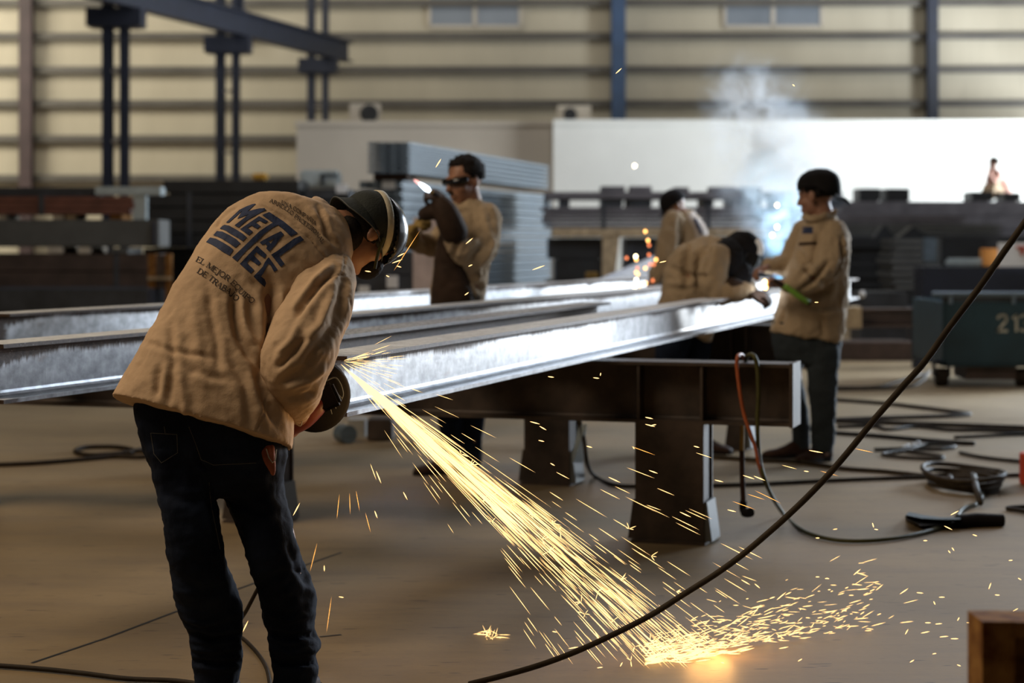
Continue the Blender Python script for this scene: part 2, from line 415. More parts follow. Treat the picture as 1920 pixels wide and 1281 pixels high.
# crane runway: laced twin columns, brackets and the girder running back
h = 4.8; cols = []
for i, (x, k, wpx, lab) in enumerate(((218, 398, 46, 'twin navy crane column with a pale gap, nearest to camera'),
                                 (428, 350, 42, 'twin navy crane column, middle one of the runway row'),
                                 (597, 312, 38, 'twin navy crane column beside the corner of the tan office wall'))):
    Y = F*h/k; s = S(Y); X = (x-CX)/s; w = wpx/s
    t = T('crane_column', lab, 'column', (X, Y, 0), 'crane runway columns')
    for sx in (-1, 1):
        bm = bmesh.new(); hbeam_vertical(bm, (X+sx*(w/2-.09), Y, 0), .22 if sx < 0 else .18, .3, EYE+h+(3 if True else 0)); O('column_shaft', bm, 'navy', t)
    bm = bmesh.new()
    zz = .3
    while zz < EYE+h:
        box(bm, (X-w/2+.1, Y+.02, zz), (X+w/2-.1, Y+.05, zz+.06)); zz += 1.6
    O('lacing', bm, 'plaster', t)
    bm = bmesh.new(); bw = (.62, .58, .55)[i]
    box(bm, (X-bw, Y-.35, EYE+h), (X+bw, Y+.35, EYE+h+.42)); box(bm, (X-bw*.8, Y-.3, EYE+h-.02), (X+bw*.8, Y+.3, EYE+h)); bevel(bm, .015)
    O('bracket', bm, 'navy', t); cols.append(V((X, Y, EYE+h+.42)))
bm = bmesh.new(); d = (cols[2]-cols[0]); ibeam(bm, d.length+8.5, .34, .62, .05, .03)
p_off = V((d.y, -d.x, 0)).normalized()*.42
o = O('runway_girder', bm, 'navy', None, 'navy crane runway girder descending toward the far corner', 'girder')
p = cols[0]-d.normalized()*7.2+V((0, 0, .31))+p_off; place(o, p, d)
bm = bmesh.new(); tube(bm, [cols[1]+V((.35, 0, .5)), cols[1]+V((.35, 0, 1.1))], .06, 8); tube(bm, [cols[1]+V((.35, 0, .62)), cols[1]+V((.35, 0, .7))], .12, 8)
O('end_stop', bm, 'navy', o)
# condenser units on the office roof
for x0, x1, y0, y1, face, lab in ((655, 712, 188, 226, 1, 'air conditioner unit with dark side on the tan office roof'),
                                  (1045, 1108, 192, 226, 0, 'cream air conditioner unit beside the blue column on the office roof')):
    Y = OY+1.2; a = P(x0, 227, Y); b = P(x1, y0, Y); zt = oz(227)
    t = T('air_conditioner', lab, 'air conditioner', ((a.x+b.x)/2, Y+.2, zt))
    bm = B(((a.x, Y, zt), (b.x, Y+.4, zt+(b.z-a.z)))); bevel(bm, .02); O('casing', bm, 'plaster' if face else 'palewood', t)
    bm = bmesh.new(); c = V(((a.x*(.35 if face else .62)+b.x*(.65 if face else .38)), Y-.01, zt+(b.z-a.z)*.5)); r = (b.z-a.z)*.36
    tube(bm, [c, c+V((0, -.03, 0))], [r*1.25 if face else r, r], 20); O('fan_grille', bm, 'blacksteel', t)
    bm = B(((a.x+.05, Y+.05, zt-.0), (b.x-.05, Y+.12, zt+.03))); O('foot_rail', bm, 'darksteel', t)

# ------------------------------------------------------------------ stock stacked at the back
def bars(x0, x1, y0, y1, Y, d, rows, cols=4, gap=.12, hollow=True):
    """a strapped bundle of bars lying across the view"""
    bm = bmesh.new(); a = P(x0, y1, Y); b = P(x1, y0, Y); hh = (b.z-a.z)/rows; dd = d/cols
    for r in range(rows):
        for c in range(cols):
            j = random.uniform(-.04, .04) if rows > 1 else 0
            g_ = gap if c == 0 else 0
            box(bm, (a.x+j, Y+c*dd, a.z+r*hh+hh*g_*.5), (b.x+j, Y+(c+1)*dd-dd*gap*.3, a.z+(r+1)*hh-hh*g_*.5))
    return bm
def bundle(name, lab, cat, x0, x1, y0, y1, Y, d, rows, m, cols=4, group=None, straps=(), gap=.12):
    a = P(x0, y1, Y); b = P(x1, y0, Y)
    t = T(name, lab, cat, ((a.x+b.x)/2, Y+d/2, a.z), group)
    O('bar_stack', bars(x0, x1, y0, y1, Y, d, rows, cols, gap), m, t)
    for s_ in straps:
        X = a.x+(b.x-a.x)*s_; bm = B(((X-.03, Y-.012, a.z-.01), (X+.03, Y+.001, b.z+.012)), ((X-.03, Y-.012, b.z), (X+.03, Y+d, b.z+.012)))
        O('strap', bm, 'darksteel', t)
    return t
def block(name, lab, cat, x0, x1, y0, y1, Y, d, m, bev=.01, group=None):
    bm = B(pxbox(x0, x1, y0, y1, Y, d)); bevel(bm, bev); return O(name, bm, m, None, lab, cat, group)
def floorstack(name, lab, cat, x0, x1, y0, Y, d, m, ytop_rows=3):
    a = P(x0, y0, Y); b = P(x1, y0, Y); z = a.z
    bm = bmesh.new(); n = ytop_rows
    for r in range(n):
        box(bm, (a.x+random.uniform(-.1, .1), Y+random.uniform(0, .06), z*r/n), (b.x, Y+d, z*(r+1)/n-.012)); box(bm, (a.x+.12, Y+.15, z*(r+1)/n-.03), (b.x-.05, Y+d-.05, z*(r+1)/n+.004 if r < n-1 else z*(r+1)/n-.005))
    return O(name, bm, m, None, lab, cat)

# left side
YL = 21.5
floorstack('steel_plate_stack', 'low dark bluish stack of plates on the floor behind the beams, far left', 'steel stack', -90, 276, 541, 21.0, 1.2, 'darksteel', 3)
bundle('girder_pair', 'brown primed girders stacked two high below the grey box beam', 'girders', -90, 286, 476, 541, 22.0, 1.0, 2, 'brownsteel', 2, straps=(.82,), gap=.06)
block('timber_spacer', 'pale timber spacer left under the grey box beam', 'spacer block', 88, 118, 462, 476, 22.0, .9, 'palewood', group='spacers under the grey box beam')
block('timber_spacer', 'pale timber spacer right of another under the grey box beam', 'spacer block', 146, 170, 463, 476, 22.0, .9, 'palewood', group='spacers under the grey box beam')
block('steel_spacer', 'grey steel spacer under the end of the grey box beam', 'spacer block', 206, 240, 465, 476, 22.0, .9, 'greysteel')
t = T('grey_box_beam', 'long grey primed box beam lying across the brown girders', 'beam', P(120, 463, 22.2))
bm = bmesh.new(); a, b = pxbox(-90, 298, 412, 463, 22.0, .7); box(bm, a, b); bevel(bm, .01); O('box_section', bm, 'greysteel', t)
bm = B(pxbox(284, 291, 416, 459, 21.97, .04)); O('blue_mark', bm, 'navy', t)
for x0, x1, mm, lab in ((-4, 12, 'palewood', 'small pale spacer at the picture edge under the red bundle'), (98, 119, 'palewood', 'pale spacer under the red bundle, left of a twin'),
                   (123, 142, 'wood', 'tan spacer under the red bundle, right of its pale twin'), (205, 228, 'rust_or', 'rusty orange spacer under the end of the red bundle')):
    block('spacer_block', lab, 'spacer block', x0, x1, 402, 412, 22.05, .6, mm)
bundle('red_channel_bundle', 'red oxide steel channels bundled on top of the grey box beam', 'steel bundle', -90, 246, 368, 402, 22.0, .7, 3, 'redoxide', 3, straps=(.5,))
bundle('blue_bar_bundle', 'bluish bars along the top of the red channel bundle', 'steel bundle', -90, 174, 351, 368, 22.1, .6, 2, 'darksteel', 3)
t = T('galvanised_tee', 'pale blue galvanised T shaped section standing beside the red bundle', 'steel section', P(262, 412, 22.3))
O('tee_flange', bevel(B(pxbox(178, 302, 350, 366, 22.02, .27)), .01), 'palegalv', t)
O('tee_web', bevel(B(pxbox(248, 274, 366, 413, 22.05, .12)), .01), 'palegalv', t)
t = T('post_frame', 'orange rusty post frame at the end of the brown girders', 'frame', (P(300, 541, 21.6).x, 21.6, 0))
for x0, x1 in ((277, 291), (310, 320)): 
    a, b = pxbox(x0, x1, 476, 541, 21.55, .12); O('post', B(((a[0], a[1], 0), b)), 'rust_or', t)
O('crossbar', B(pxbox(277, 320, 519, 525, 21.52, .06)), 'wood', t); O('infill_plate', B(pxbox(291, 310, 478, 541, 21.6, .05)), 'brownsteel', t)
# dark stack behind the grinding man
YD = 24.0
floorstack('black_plate_stack', 'tall black stack of long bars behind the bent grinding man', 'steel stack', 266, 560, 464, YD+.2, 1.3, 'blacksteel', 3)
bundle('black_bar_bundle', 'wide black bar bundle under the short dark one, behind the man with the grinder', 'steel bundle', 266, 562, 363, 464, YD, 1.3, 4, 'blacksteel', 4, straps=(.3,))
bundle('black_bar_bundle', 'short dark bar bundle topmost of the black stack, under the yellow part', 'steel bundle', 306, 560, 337, 363, YD, 1.2, 1, 'blacksteel', 3)
block('yellow_casting', 'small yellow part on top of the black stack', 'machine part', 470, 500, 325, 337.5, YD+.2, .25, 'yellow', .03)
cb = []
for i, (x0, x1, y0, y1) in enumerate(((572, 655, 352, 470),)):
    n = 5
    cb.append(bundle('channel_bundle', 'dark bundled channel ends with a white tag, beside the black stack', 'steel bundle', x0, x1, y0, y1, YD+.3, 5, n, 'darksteel', 3, gap=.2))
dcs = floorstack('dark_channel_stack', 'dark floor stack of channels between the grinding man and the torch man', 'steel stack', 560, 790, 472, 20.0, 3.5, 'darksteel', 5)
O('paper_tag', B(pxbox(630, 651, 345, 362, YD+.27, .04)), 'white', cb[0])
for q in ((725, 746, 517, 540), (672, 692, 536, 551)): O('paper_tag', B(pxbox(*q, 19.97, .04)), 'white', dcs)
t = T('pale_block', 'pale blue covered block on the dark stack at the tan wall corner', 'block', P(596, 346, 26)); O('cover', bevel(B(pxbox(562, 634, 319, 352, 26, .6)), .03), 'palegalv', t)
bm = B(pxbox(600, 606, 326, 345, 25.9, .05), pxbox(600, 632, 326, 331, 25.9, .05)); O('bracket', bm, 'blacksteel', t)
# silver purlin stacks, seen end on and running away to the right
def purlin_stack(name, lab, x0, x1, y0, y1, Y, xe, rows, supports=False, z0=None):
    a = P(x0, y1, Y); b = P(x1, y0, Y); sc = (1030-757 if False else 0)
    Ye = Y*1.32; e = V(((xe-CX)/F*Ye-b.x, Ye-Y, 0)); zb = a.z if z0 is None else z0
    t = T(name, lab, 'steel stack', (a.x, Y, zb)); hh = (b.z-zb)/rows
    for r in range(rows):
        bm = bmesh.new(); z = zb+r*hh
        w = b.x-a.x; cols_ = 4
        for c in range(cols_):
            X0 = a.x+w*c/cols_; X1 = a.x+w*(c+1)/cols_-.012
            pr = [(X0, z+.012), (X1, z+.012), (X1, z+hh*.32), (X1-.03, z+hh*.40), (X1-.03, z+hh*.60), (X1, z+hh*.68), (X1, z+hh-.012), (X0, z+hh-.012)]
            loft(bm, [[V((x, Y, zz)) for x, zz in pr], [V((x+e.x, Y+e.y, zz)) for x, zz in pr]])
        for f in bm.faces:
            if f.normal.length == 0: f.normal_update()
        bm.normal_update()
        for f in bm.faces: f.material_index = 1 if abs(f.normal.y) > .9 and f.calc_center_median().y < Y+.1 else 0
        O('purlin_layer', bm, ['galv', 'darksteel'], t)
    return t
ps_ = purlin_stack('purlin_stack', 'tall lower stack of silver galvanised purlins behind the torch man', 674, 757, 338, 540, 25.2, 1035, 17, z0=.02)
O('paper_tag', B(pxbox(716, 741, 338, 354, 25.17, .04)), 'white', ps_)
purlin_stack('purlin_stack', 'raised bundle of silver purlins topmost above the torch man\'s stack', 690, 770, 265, 326, 25.0, 1031, 6)
block('timber_bearer', 'dark timber bearer between the two silver purlin stacks', 'bearer', 700, 764, 326, 338, 25.1, 5.2, 'leather', .005)
floorstack('wrapped_crate', 'pale pinkish wrapped crate behind the torch man\'s forearm', 'crate', 768, 822, 405, 19.0, .5, 'palecloth', 1)
# middle rack
YM = 30.0
bundle('tube_bundle', 'topmost row of dark bars along the middle rack under the white wall', 'steel bundle', 1022, 1580, 359, 373, YM, 1.2, 1, 'midsteel', 3)
for i, (x0, x1, y0) in enumerate(((1128, 1172, 349), (1182, 1222, 349), (1265, 1292, 351), (1333, 1378, 350), (1386, 1428, 351))):
    block('bar_end', ('square dark bar end on the middle rack, left of a pair above the loose sparks', 'square dark bar end on the middle rack, right of a pair above the loose sparks', 'small dark bar end right above the cap of the pale backed man',
                      'square dark bar end right of the pale backed man, left of a pair', 'square dark bar end nearest the smoke, right of a pair')[i], 'bar end', x0, x1, y0, 359.5, YM+.1, .6, 'midsteel', .005)
for x0, x1 in ((1022, 1028), (1050, 1068), (1130, 1168), (1178, 1222), (1320, 1338), (1370, 1392), (1398, 1428), (1455, 1580)):
    block('rack_spacer', 'dark spacer between the top bars and the sheets of the middle rack', 'spacer block', x0, x1, 373, 388, YM+.05, 1.1, 'darksteel', .005, 'spacers of the middle rack')
bundle('sheet_bundle', 'thick purple grey bundle of sheets on the middle rack', 'steel bundle', 1020, 1580, 388, 428, YM, 1.3, 5, 'midsteel', 1, straps=(.2, .55), gap=.25)
block('timber_beam', 'long beige timber beam under the purple grey sheets', 'timber beam', 1035, 1580, 428, 445, YM-.02, .5, 'wood', .02)
t = T('timber_trestle', 'beige tapered timber leg under the long timber beam', 'support', (P(1140, 500, YM).x, YM, 0))
bm = bmesh.new(); loft(bm, [[P(1130, 445, YM), P(1162, 445, YM), P(1162, 445, YM)+V((0, .5, 0)), P(1130, 445, YM)+V((0, .5, 0))],
                            [V((P(1127, 605, YM).x, YM, 0)), V((P(1143, 605, YM).x, YM, 0)), V((P(1143, 605, YM).x, YM+.5, 0)), V((P(1127, 605, YM).x, YM+.5, 0))]]); O('leg', bm, 'wood', t)
floorstack('dark_sheet_stack', 'black sheet stack under the beige timber beam, left of its leg', 'steel stack', 1034, 1130, 445.3, YM+.1, 1.1, 'blacksteel', 4)
floorstack('dark_sheet_stack', 'black sheet stack under the beige timber beam, right of its leg', 'steel stack', 1164, 1590, 445.3, YM+.1, 1.1, 'darksteel', 4)
floorstack('low_plate_stack', 'low dark stack of plates carrying the tilted plate, left of the weld droplets', 'steel stack', 1092, 1255, 537, 18.4, 2.8, 'darksteel', 3)
t = T('scrap_plate', 'dull tilted steel plate on the low stack left of the orange weld droplets', 'plate', P(1130, 540, 19))
bm = bmesh.new(); a, b, c_, d_ = P(1100, 533, 18.5), P(1250, 470, 21), P(1250, 520, 21), P(1105, 545, 18.5)
loft(bm, [[a, b, c_, d_], [p_+V((0, .08, 0)) for p_ in (a, b, c_, d_)]]); O('plate', bm, 'midsteel', t)
O('offcut', bevel(B(pxbox(1098, 1122, 510, 537, 18.6, .1)), .01), 'ochre', t)
# right side
YR = 41.0
floorstack('dark_stock_pile', 'wide dark grey pile of stock against the white wall, under the sitting figure', 'steel stack', 1575, 2060, 377, YR, 2.2, 'midsteel', 7)
for x0, x1, y0, lab in ((1611, 1651, 353, 'square dark crate on the dark pile, left of a pair'), (1663, 1706, 353, 'square dark crate on the dark pile, right of a pair'),
                        (1822, 1862, 359, 'low dark crate beneath the sitting far figure'), (1884, 1914, 361, 'low dark crate right of the sitting far figure')):
    block('crate', lab, 'crate', x0, x1, y0, 377, YR+.2, .8, 'blacksteel', .01)
floorstack('dark_stock_step', 'lower dark step of stock along the front of the wide dark pile', 'steel stack', 1575, 2060, 442, 39.2, 1.7, 'darksteel', 5)
bundle('bar_bundle', 'grey bar bundle lying on the lower step of the dark pile', 'steel bundle', 1578, 1882, 420, 442, 39.4, 1.0, 3, 'greysteel', 2, gap=.3)
bundle('bar_bundle', 'bluish grey bar bundle on another, along the front of the dark pile', 'steel bundle', 1580, 1812, 404, 420, 39.5, .8, 2, 'midsteel', 2, gap=.3)
for pts, lab in (([(1640, 445), (1658, 420), (1680, 445)], 'dark peaked offcut, left of two beside the standing right man'), ([(1686, 445), (1712, 424), (1745, 445)], 'dark peaked offcut, right of two above the ribbed bundle')):
    bm = bmesh.new(); q = [P(x, y+1, 28.3 if pts[0][0] < 1660 else 26.3) for x, y in pts]; loft(bm, [q, [p_+V((0, .4, 0)) for p_ in q]]); O('plate_offcut', bm, 'blacksteel', None, lab, 'offcut')
floorstack('bar_rack', 'tall black bar rack right behind the standing right man', 'rack', 1588, 1672, 446, 28.0, 1.5, 'blacksteel', 9)
for r in range(1):
    t = bundle('ribbed_bundle', 'ribbed grey galvanised bundle right of the black bar rack', 'steel bundle', 1675, 1756, 446, 546, 26.0, 1.2, 8, 'greysteel', 1, gap=.45)
    O('end_post', B(pxbox(1732, 1756, 446, 490, 25.95, .05)), 'galv', t)
    O('bearer', B((lambda a, b: ((a[0], a[1], 0), b))(*pxbox(1677, 1756, 546, 552, 26.0, 1.2))), 'blacksteel', t)
floorstack('dark_sheet_pile', 'dark pile of sheets between ribbed bundle and orange box', 'steel stack', 1758, 1850, 446, 27.0, 1.0, 'blacksteel', 4)
floorstack('blue_grey_girder', 'blue grey girder behind the cart, under the white sign', 'girder', 1718, 2050, 500, 23.5, .6, 'navy', 2)
block('pale_tube', 'pale bluish tube lying on the blue grey girder', 'tube', 1774, 1846, 484, 500, 23.7, .1, 'palegalv', .03)
block('orange_box', 'small orange box beside the white sign on the girder', 'box', 1846, 1878, 466, 500, 23.6, .25, 'orange', .01)
t = T('white_sign', 'white board with red marks at the right picture edge', 'sign', P(1920, 500, 23.5))
O('board', B(pxbox(1872, 1990, 455, 500, 23.45, .03)), 'white', t); bm = B(pxbox(1906, 1960, 462, 467, 23.43, .02), pxbox(1914, 1920, 467, 478, 23.43, .02)); O('red_print', bm, 'redpaint', t)
bps = floorstack('blue_plate_stack', 'low blue grey stack behind the standing right man\'s hip', 'steel stack', 1604, 1702, 547, 22.6, .7, 'darksteel', 2)
bm = bmesh.new(); ell(bm, P(1617, 552, 22.58), (.035, .03, .045)); O('round_tag', bm, 'white', bps)
floorstack('brown_floor_beam', 'long dark reddish beam on the floor under the right trestle', 'beam', 1560, 1715, 640, 20.6, .5, 'brownsteel', 1)
# stencilled cart
YC = 16.9
t = T('stock_cart', 'dark teal wheeled stock cart stencilled 213', 'cart', (P(1860, 690, YC).x, YC+.6, 0))
bm = bmesh.new(); a, b = pxbox(1768, 2040, 566, 688, YC, 1.3)
box(bm, a, (b[0], a[1]+.04, b[2])); box(bm, (a[0], b[1]-.04, a[2]), b); box(bm, a, (a[0]+.04, b[1], b[2])); box(bm, (b[0]-.04, a[1], a[2]), b); box(bm, a, (b[0], b[1], a[2]+.05)); bevel(bm, .008)
O('body', bm, 'teal', t)
bm = bmesh.new(); tube(bm, [P(1748, 552, YC), P(2040, 552, YC)], .025, 10)
for x in (1782, 1900, 2030): tube(bm, [P(x, 553, YC), P(x, 570, YC)], .02, 8)
O('top_rail', bm, 'galv', t)
O('upper_panel', B(pxbox(1768, 2040, 557, 572, YC+.01, .03)), 'darksteel', t)
for x in (1765, 1916):
    c = P(x, 707, YC+.15); r = c.z; bm = bmesh.new(); tube(bm, [c+V((-.05, 0, 0)), c+V((.05, 0, 0))], [r, r], 24); o = O('wheel', bevel(bm, .008, 1), 'cable', t)
    bm = bmesh.new(); box(bm, c+V((-.075, -.04, 0)), c+V((-.06, .04, r+.04))); box(bm, c+V((.06, -.04, 0)), c+V((.075, .04, r+.04))); box(bm, c+V((-.08, -.05, r+.03)), c+V((.08, .05, r+.07))); O('fork', bm, 'navy', o)
O('skid', B((P(1812, 712, YC+.1), P(1906, 688, YC+.1)+V((0, .5, 0)))), 'brownsteel', t)
def stroke_quads(bm, pts, w, fn):
    for (x0, y0), (x1, y1) in zip(pts, pts[1:]):
        d = V((x1-x0, y1-y0)); L = d.length
        if L < 1e-6: continue
        n = V((-d.y, d.x))/L*w/2; e = d/L*w*.25
        q = [(x0-e.x+n.x, y0-e.y+n.y), (x1+e.x+n.x, y1+e.y+n.y), (x1+e.x-n.x, y1+e.y-n.y), (x0-e.x-n.x, y0-e.y-n.y)]
        bm.faces.new([bm.verts.new(fn(*p_)) for p_ in q])
dig = {'2': [[(0, .8), (.1, .97), (.4, 1), (.55, .85), (.5, .62), (.05, .1), (0, 0)], [(0, 0), (.58, 0)]], '1': [[(.1, .8), (.3, 1), (.3, 0)]],
       '3': [[(0, .9), (.2, 1), (.5, .92), (.5, .62), (.25, .52)], [(.25, .52), (.55, .4), (.52, .1), (.2, 0), (0, .1)]]}
bm = bmesh.new()
for ch, x in (('2', 1871), ('1', 1897), ('3', 1914)):
    for pl in dig[ch]: stroke_quads(bm, pl, .17, lambda u, v, x=x: P(x+u*30, 621-v*30, YC-.006))
O('stencil_number', bm, 'stencil', t)
bm = bmesh.new(); a = P(1912, 905, 10.2); tube(bm, [V((a.x+.11, 10.2, 0)), V((a.x+.11, 10.2, .17))], [.11, .11], 24); bevel(bm, .008, 1); O('red_canister', bm, 'redpaint', None, 'red canister cut by the right picture edge on the floor', 'canister')
# ------------------------------------------------------------------ trestles and the beams being cut
ZT = .776; TH = .263
U = V((.31, 1, 0)).normalized(); W_ = V((U.y, -U.x, 0))       # along the beams / along the trestles
def trestle(lab, right_end, L, legs, htop=ZT, th=TH, legw=.30, zlabel=None):
    t = T('steel_trestle', lab, 'trestle', (right_end[0], right_end[1], 0))
    d = -W_; ang = math.atan2(d.y, d.x)
    bm = bmesh.new(); ibeam(bm, L, .20, th, .014, .012); o = O('top_beam', bm, 'rust', t)
    Mx = Matrix(((d.x, -d.y, 0, right_end[0]), (d.y, d.x, 0, right_end[1]), (0, 0, 1, htop-th/2), (0, 0, 0, 1)))
    o.data.transform(Mx)
    bm = bmesh.new(); box(bm, (-.012, -.105, -th/2-.004), (.004, .105, th/2+.004)); o = O('end_plate', bm, 'rust', t); o.data.transform(Mx)
    lw0 = legw
    for k, s_ in enumerate(legs):
        legw = lw0
        if isinstance(s_, tuple): s_, legw = s_
        for q in (-1, 1):
            bm = bmesh.new(); box(bm, (s_+q*legw*.46-.006, -.094, -th/2+.014), (s_+q*legw*.46+.006, .094, th/2-.014)); o = O('stiffener', bm, 'rust', t); o.data.transform(Mx)
        bm = bmesh.new(); z0 = -(htop-th/2); z1 = -th/2
        box(bm, (s_-legw/2, -.10, z0+.012), (s_+legw/2, -.085, z1)); box(bm, (s_-legw/2, .085, z0+.012), (s_+legw/2, .10, z1)); box(bm, (s_-legw/2+.01, -.085, z0+.012), (s_-legw/2+.025, .085, z1)); box(bm, (s_+legw/2-.025, -.085, z0+.012), (s_+legw/2-.01, .085, z1))
        o = O('leg', bm, 'rust', t); o.data.transform(Mx)
        bm = bmesh.new(); box(bm, (s_-legw/2-.012, -.13, z0), (s_+legw/2+.012, .13, z0+.012)); b_ = O('base_plate', bm, 'rust', o); b_.data.transform(Mx)
        for q in (-1, 1):
            bm = bmesh.new(); x = s_+q*legw/2
            loft(bm, [[V((x, yy, z0+.012)), V((x+q*.035, yy, z0+.012)), V((x+q*.012, yy, z0+.18)), V((x, yy, z0+.18))] for yy in (-.09, .09)])
            g_ = O('gusset', bm, 'greysteel' if q < 0 else 'rust', o); g_.data.transform(Mx)
    return t
trestle('dark rusty steel trestle nearest the camera, with hoses hung over its end', (1.20, 8.17), 4.25, (.52, (2.475, .24), 4.1))
trestle('dark steel trestle behind the nearest one, its leg beside the spark shower', (.50, 10.2), 2.5, (.30, 2.2), legw=.25)
trestle('farthest trestle under the bright beams, behind the standing right man\'s boots', (1.95, 11.8), 3.0, (.55, 2.35), legw=.10)
t = T('steel_trestle', 'brown trestle beam on a single pale leg, before the teal cart', 'trestle', (P(1720, 690, 19.5).x, 19.5, 0))
O('top_beam', (lambda bm: (ibeam(bm, (1768-1585)/S(19.5), .2, (613-578)/S(19.5), .02, .014), bm.transform(Matrix.Translation(P(1585, 595.5, 19.5))), bm)[2])(bmesh.new()), 'brownsteel', t)
a = P(1714, 613, 19.45); b = P(1731, 613, 19.45); O('leg', B(((a.x, 19.42, 0), (b.x, 19.58, a.z))), 'navy', t)
O('end_plate', B(pxbox(1763, 1769, 577, 615, 19.38, .24)), 'greysteel', t)
O('packing_block', B(pxbox(1588, 1616, 576, 616, 19.2, .25)), 'wood', t)

def beam(lab, p, d, L, H=.19, W=.16, m='steel_bright', group=None):
    bm = bmesh.new(); ibeam(bm, L, W, H, .013, .009, .022, nseg=1)
    bm.normal_update()
    for f in bm.faces: f.smooth = False
    o = O('steel_beam', bm, m, None, lab, 'steel beam')
    d = V((d[0], d[1], 0)).normalized(); n = V((d.y, -d.x, 0))
    place(o, V((p[0], p[1], ZT+.002+H/2))-n*W/2, d); return o
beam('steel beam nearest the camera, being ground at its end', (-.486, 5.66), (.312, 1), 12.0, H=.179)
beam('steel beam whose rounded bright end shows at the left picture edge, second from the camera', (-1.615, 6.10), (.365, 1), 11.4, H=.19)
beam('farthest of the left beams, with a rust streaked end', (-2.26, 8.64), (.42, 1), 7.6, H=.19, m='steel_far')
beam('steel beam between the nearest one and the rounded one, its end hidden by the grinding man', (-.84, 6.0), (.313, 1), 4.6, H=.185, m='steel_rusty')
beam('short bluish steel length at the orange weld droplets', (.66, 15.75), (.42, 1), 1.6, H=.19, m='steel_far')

# ------------------------------------------------------------------ cables, hoses and floor clutter
def cable(name, lab, cat, pts, r, m, k=6, group=None, n=8):
    bm = bmesh.new(); tube(bm, catmull(pts, k), r, n); smooth_faces(bm)
    return O(name, bm, m, None, lab, cat, group)
def smooth_faces(bm):
    for f in bm.faces: f.smooth = True
def gp(pts, z=.012): return [G(x, y, z) for x, y in pts]
dp = [(2520, -420), (2300, -140), (2100, 150), (2000, 302), (1935, 398), (1880, 476), (1840, 534), (1780, 614), (1735, 677), (1690, 728), (1640, 786), (1590, 848), (1540, 905), (1490, 955), (1440, 1000), (1390, 1042), (1340, 1078), (1280, 1116), (1220, 1154), (1150, 1190), (1080, 1222), (1010, 1248), (940, 1268), (880, 1283)]
cable('power_cable', 'thick dark cable hanging diagonally in front, from upper right to the floor', 'cable', [P(x, y, 4.75+(5.58-4.75)*max(0, i-4)/(len(dp)-5)) for i, (x, y) in enumerate(dp)], .0088, 'cable_br', 4)
cable('floor_cable', 'dark cable coiling on the floor left of the grinding man', 'cable', gp([(-40, 873), (60, 869), (150, 862), (215, 856), (262, 857), (300, 853), (262, 846), (215, 851), (165, 853), (141, 846), (160, 839), (215, 838), (252, 844), (240, 850), (275, 840), (330, 836)], .013), .0135, 'cable')
cable('floor_cable', 'dark cable on the floor at the lower left corner', 'cable', gp([(-40, 1246), (60, 1253), (150, 1262), (240, 1273), (330, 1277), (420, 1290)], .01), .0075, 'cable')
cable('floor_cable', 'cable looping down from the trestle and running right to the coil', 'cable', [P(1086, 785, 9.9), P(1096, 830, 9.9), P(1101, 868, 9.95)]+gp([(1115, 893), (1150, 909), (1200, 912), (1300, 911), (1420, 908), (1560, 901), (1750, 894), (1840, 893), (1960, 889)]), .011, 'cable')
cable('floor_cable', 'brown cable passing the standing right man\'s boots to the coil', 'cable', gp([(1330, 856), (1420, 862), (1500, 866), (1580, 878), (1660, 884), (1750, 893), (1790, 890)]), .012, 'cable_br')
cable('floor_cable', 'pair of cables curving toward the cart wheel, upper strand', 'cable', gp([(1565, 727), (1640, 726), (1690, 714), (1735, 700)]), .017, 'cable_br')
cable('floor_cable', 'pair of cables curving toward the cart wheel, lower strand', 'cable', gp([(1565, 731), (1690, 727), (1725, 716), (1742, 696)]), .017, 'cable_br')
cable('floor_cable', 'hairpin cable with its pointed bend right of the standing man', 'cable', gp([(1565, 750), (1650, 756), (1740, 766), (1808, 775), (1812, 778), (1760, 781), (1660, 784), (1570, 787)]), .017, 'cable')
cable('floor_cable', 'long straight dark cable below the hairpin one', 'cable', gp([(1560, 790), (1660, 793), (1780, 797), (1960, 804)]), .018, 'cable')
cable('floor_cable', 'wavy cable just below the long straight one', 'cable', gp([(1570, 800), (1640, 799), (1665, 805), (1720, 800), (1780, 806), (1850, 807), (1960, 812)]), .012, 'cable')
cable('floor_cable', 'cable running right and ending in a plug near the pale crumbs', 'cable', gp([(1565, 812), (1640, 817), (1720, 824), (1790, 830), (1828, 832)]), .015, 'cable')
cable('floor_cable', 'thin kinked cable right of the plug, at the right picture edge', 'cable', gp([(1790, 820), (1850, 817), (1900, 815), (1960, 814)]), .011, 'cable')
cable('floor_cable', 'long flat loop of brown cable left of the heaped coil', 'cable', gp([(1640, 843), (1700, 841), (1735, 834), (1775, 834), (1790, 838), (1760, 842), (1725, 842), (1690, 846), (1655, 852), (1700, 858), (1760, 860), (1765, 855), (1725, 850), (1700, 846)]), .011, 'cable_br')
cable('floor_cable', 'cable from the loop running off to the right edge', 'cable', gp([(1800, 849), (1840, 857), (1900, 864), (1960, 868)]), .011, 'cable')
cable('floor_cable', 'short twist of cable at the right edge below the coil', 'cable', gp([(1960, 948), (1910, 951), (1889, 953), (1910, 957), (1960, 965)]), .011, 'cable')
bm = bmesh.new()
for i in range(4):
    c0 = G(1806, 914, 0); pts = []
    for k in range(25):
        a = 2*math.pi*k/24; pts.append(c0+V((math.cos(a)*(.165+.012*i), math.sin(a)*(.30+.02*i), .015+.022*i+.01*math.sin(2*a+i))))
    tube(bm, pts, .013, 8)
tube(bm, [G(1822, 890, .02), P(1826, 893, 10.0), P(1830, 915, 9.5), G(1838, 943, .03)], .016, 8); tube(bm, [G(1780, 893, .02), P(1782, 896, 9.95), G(1781, 910, .04)], .013, 8)
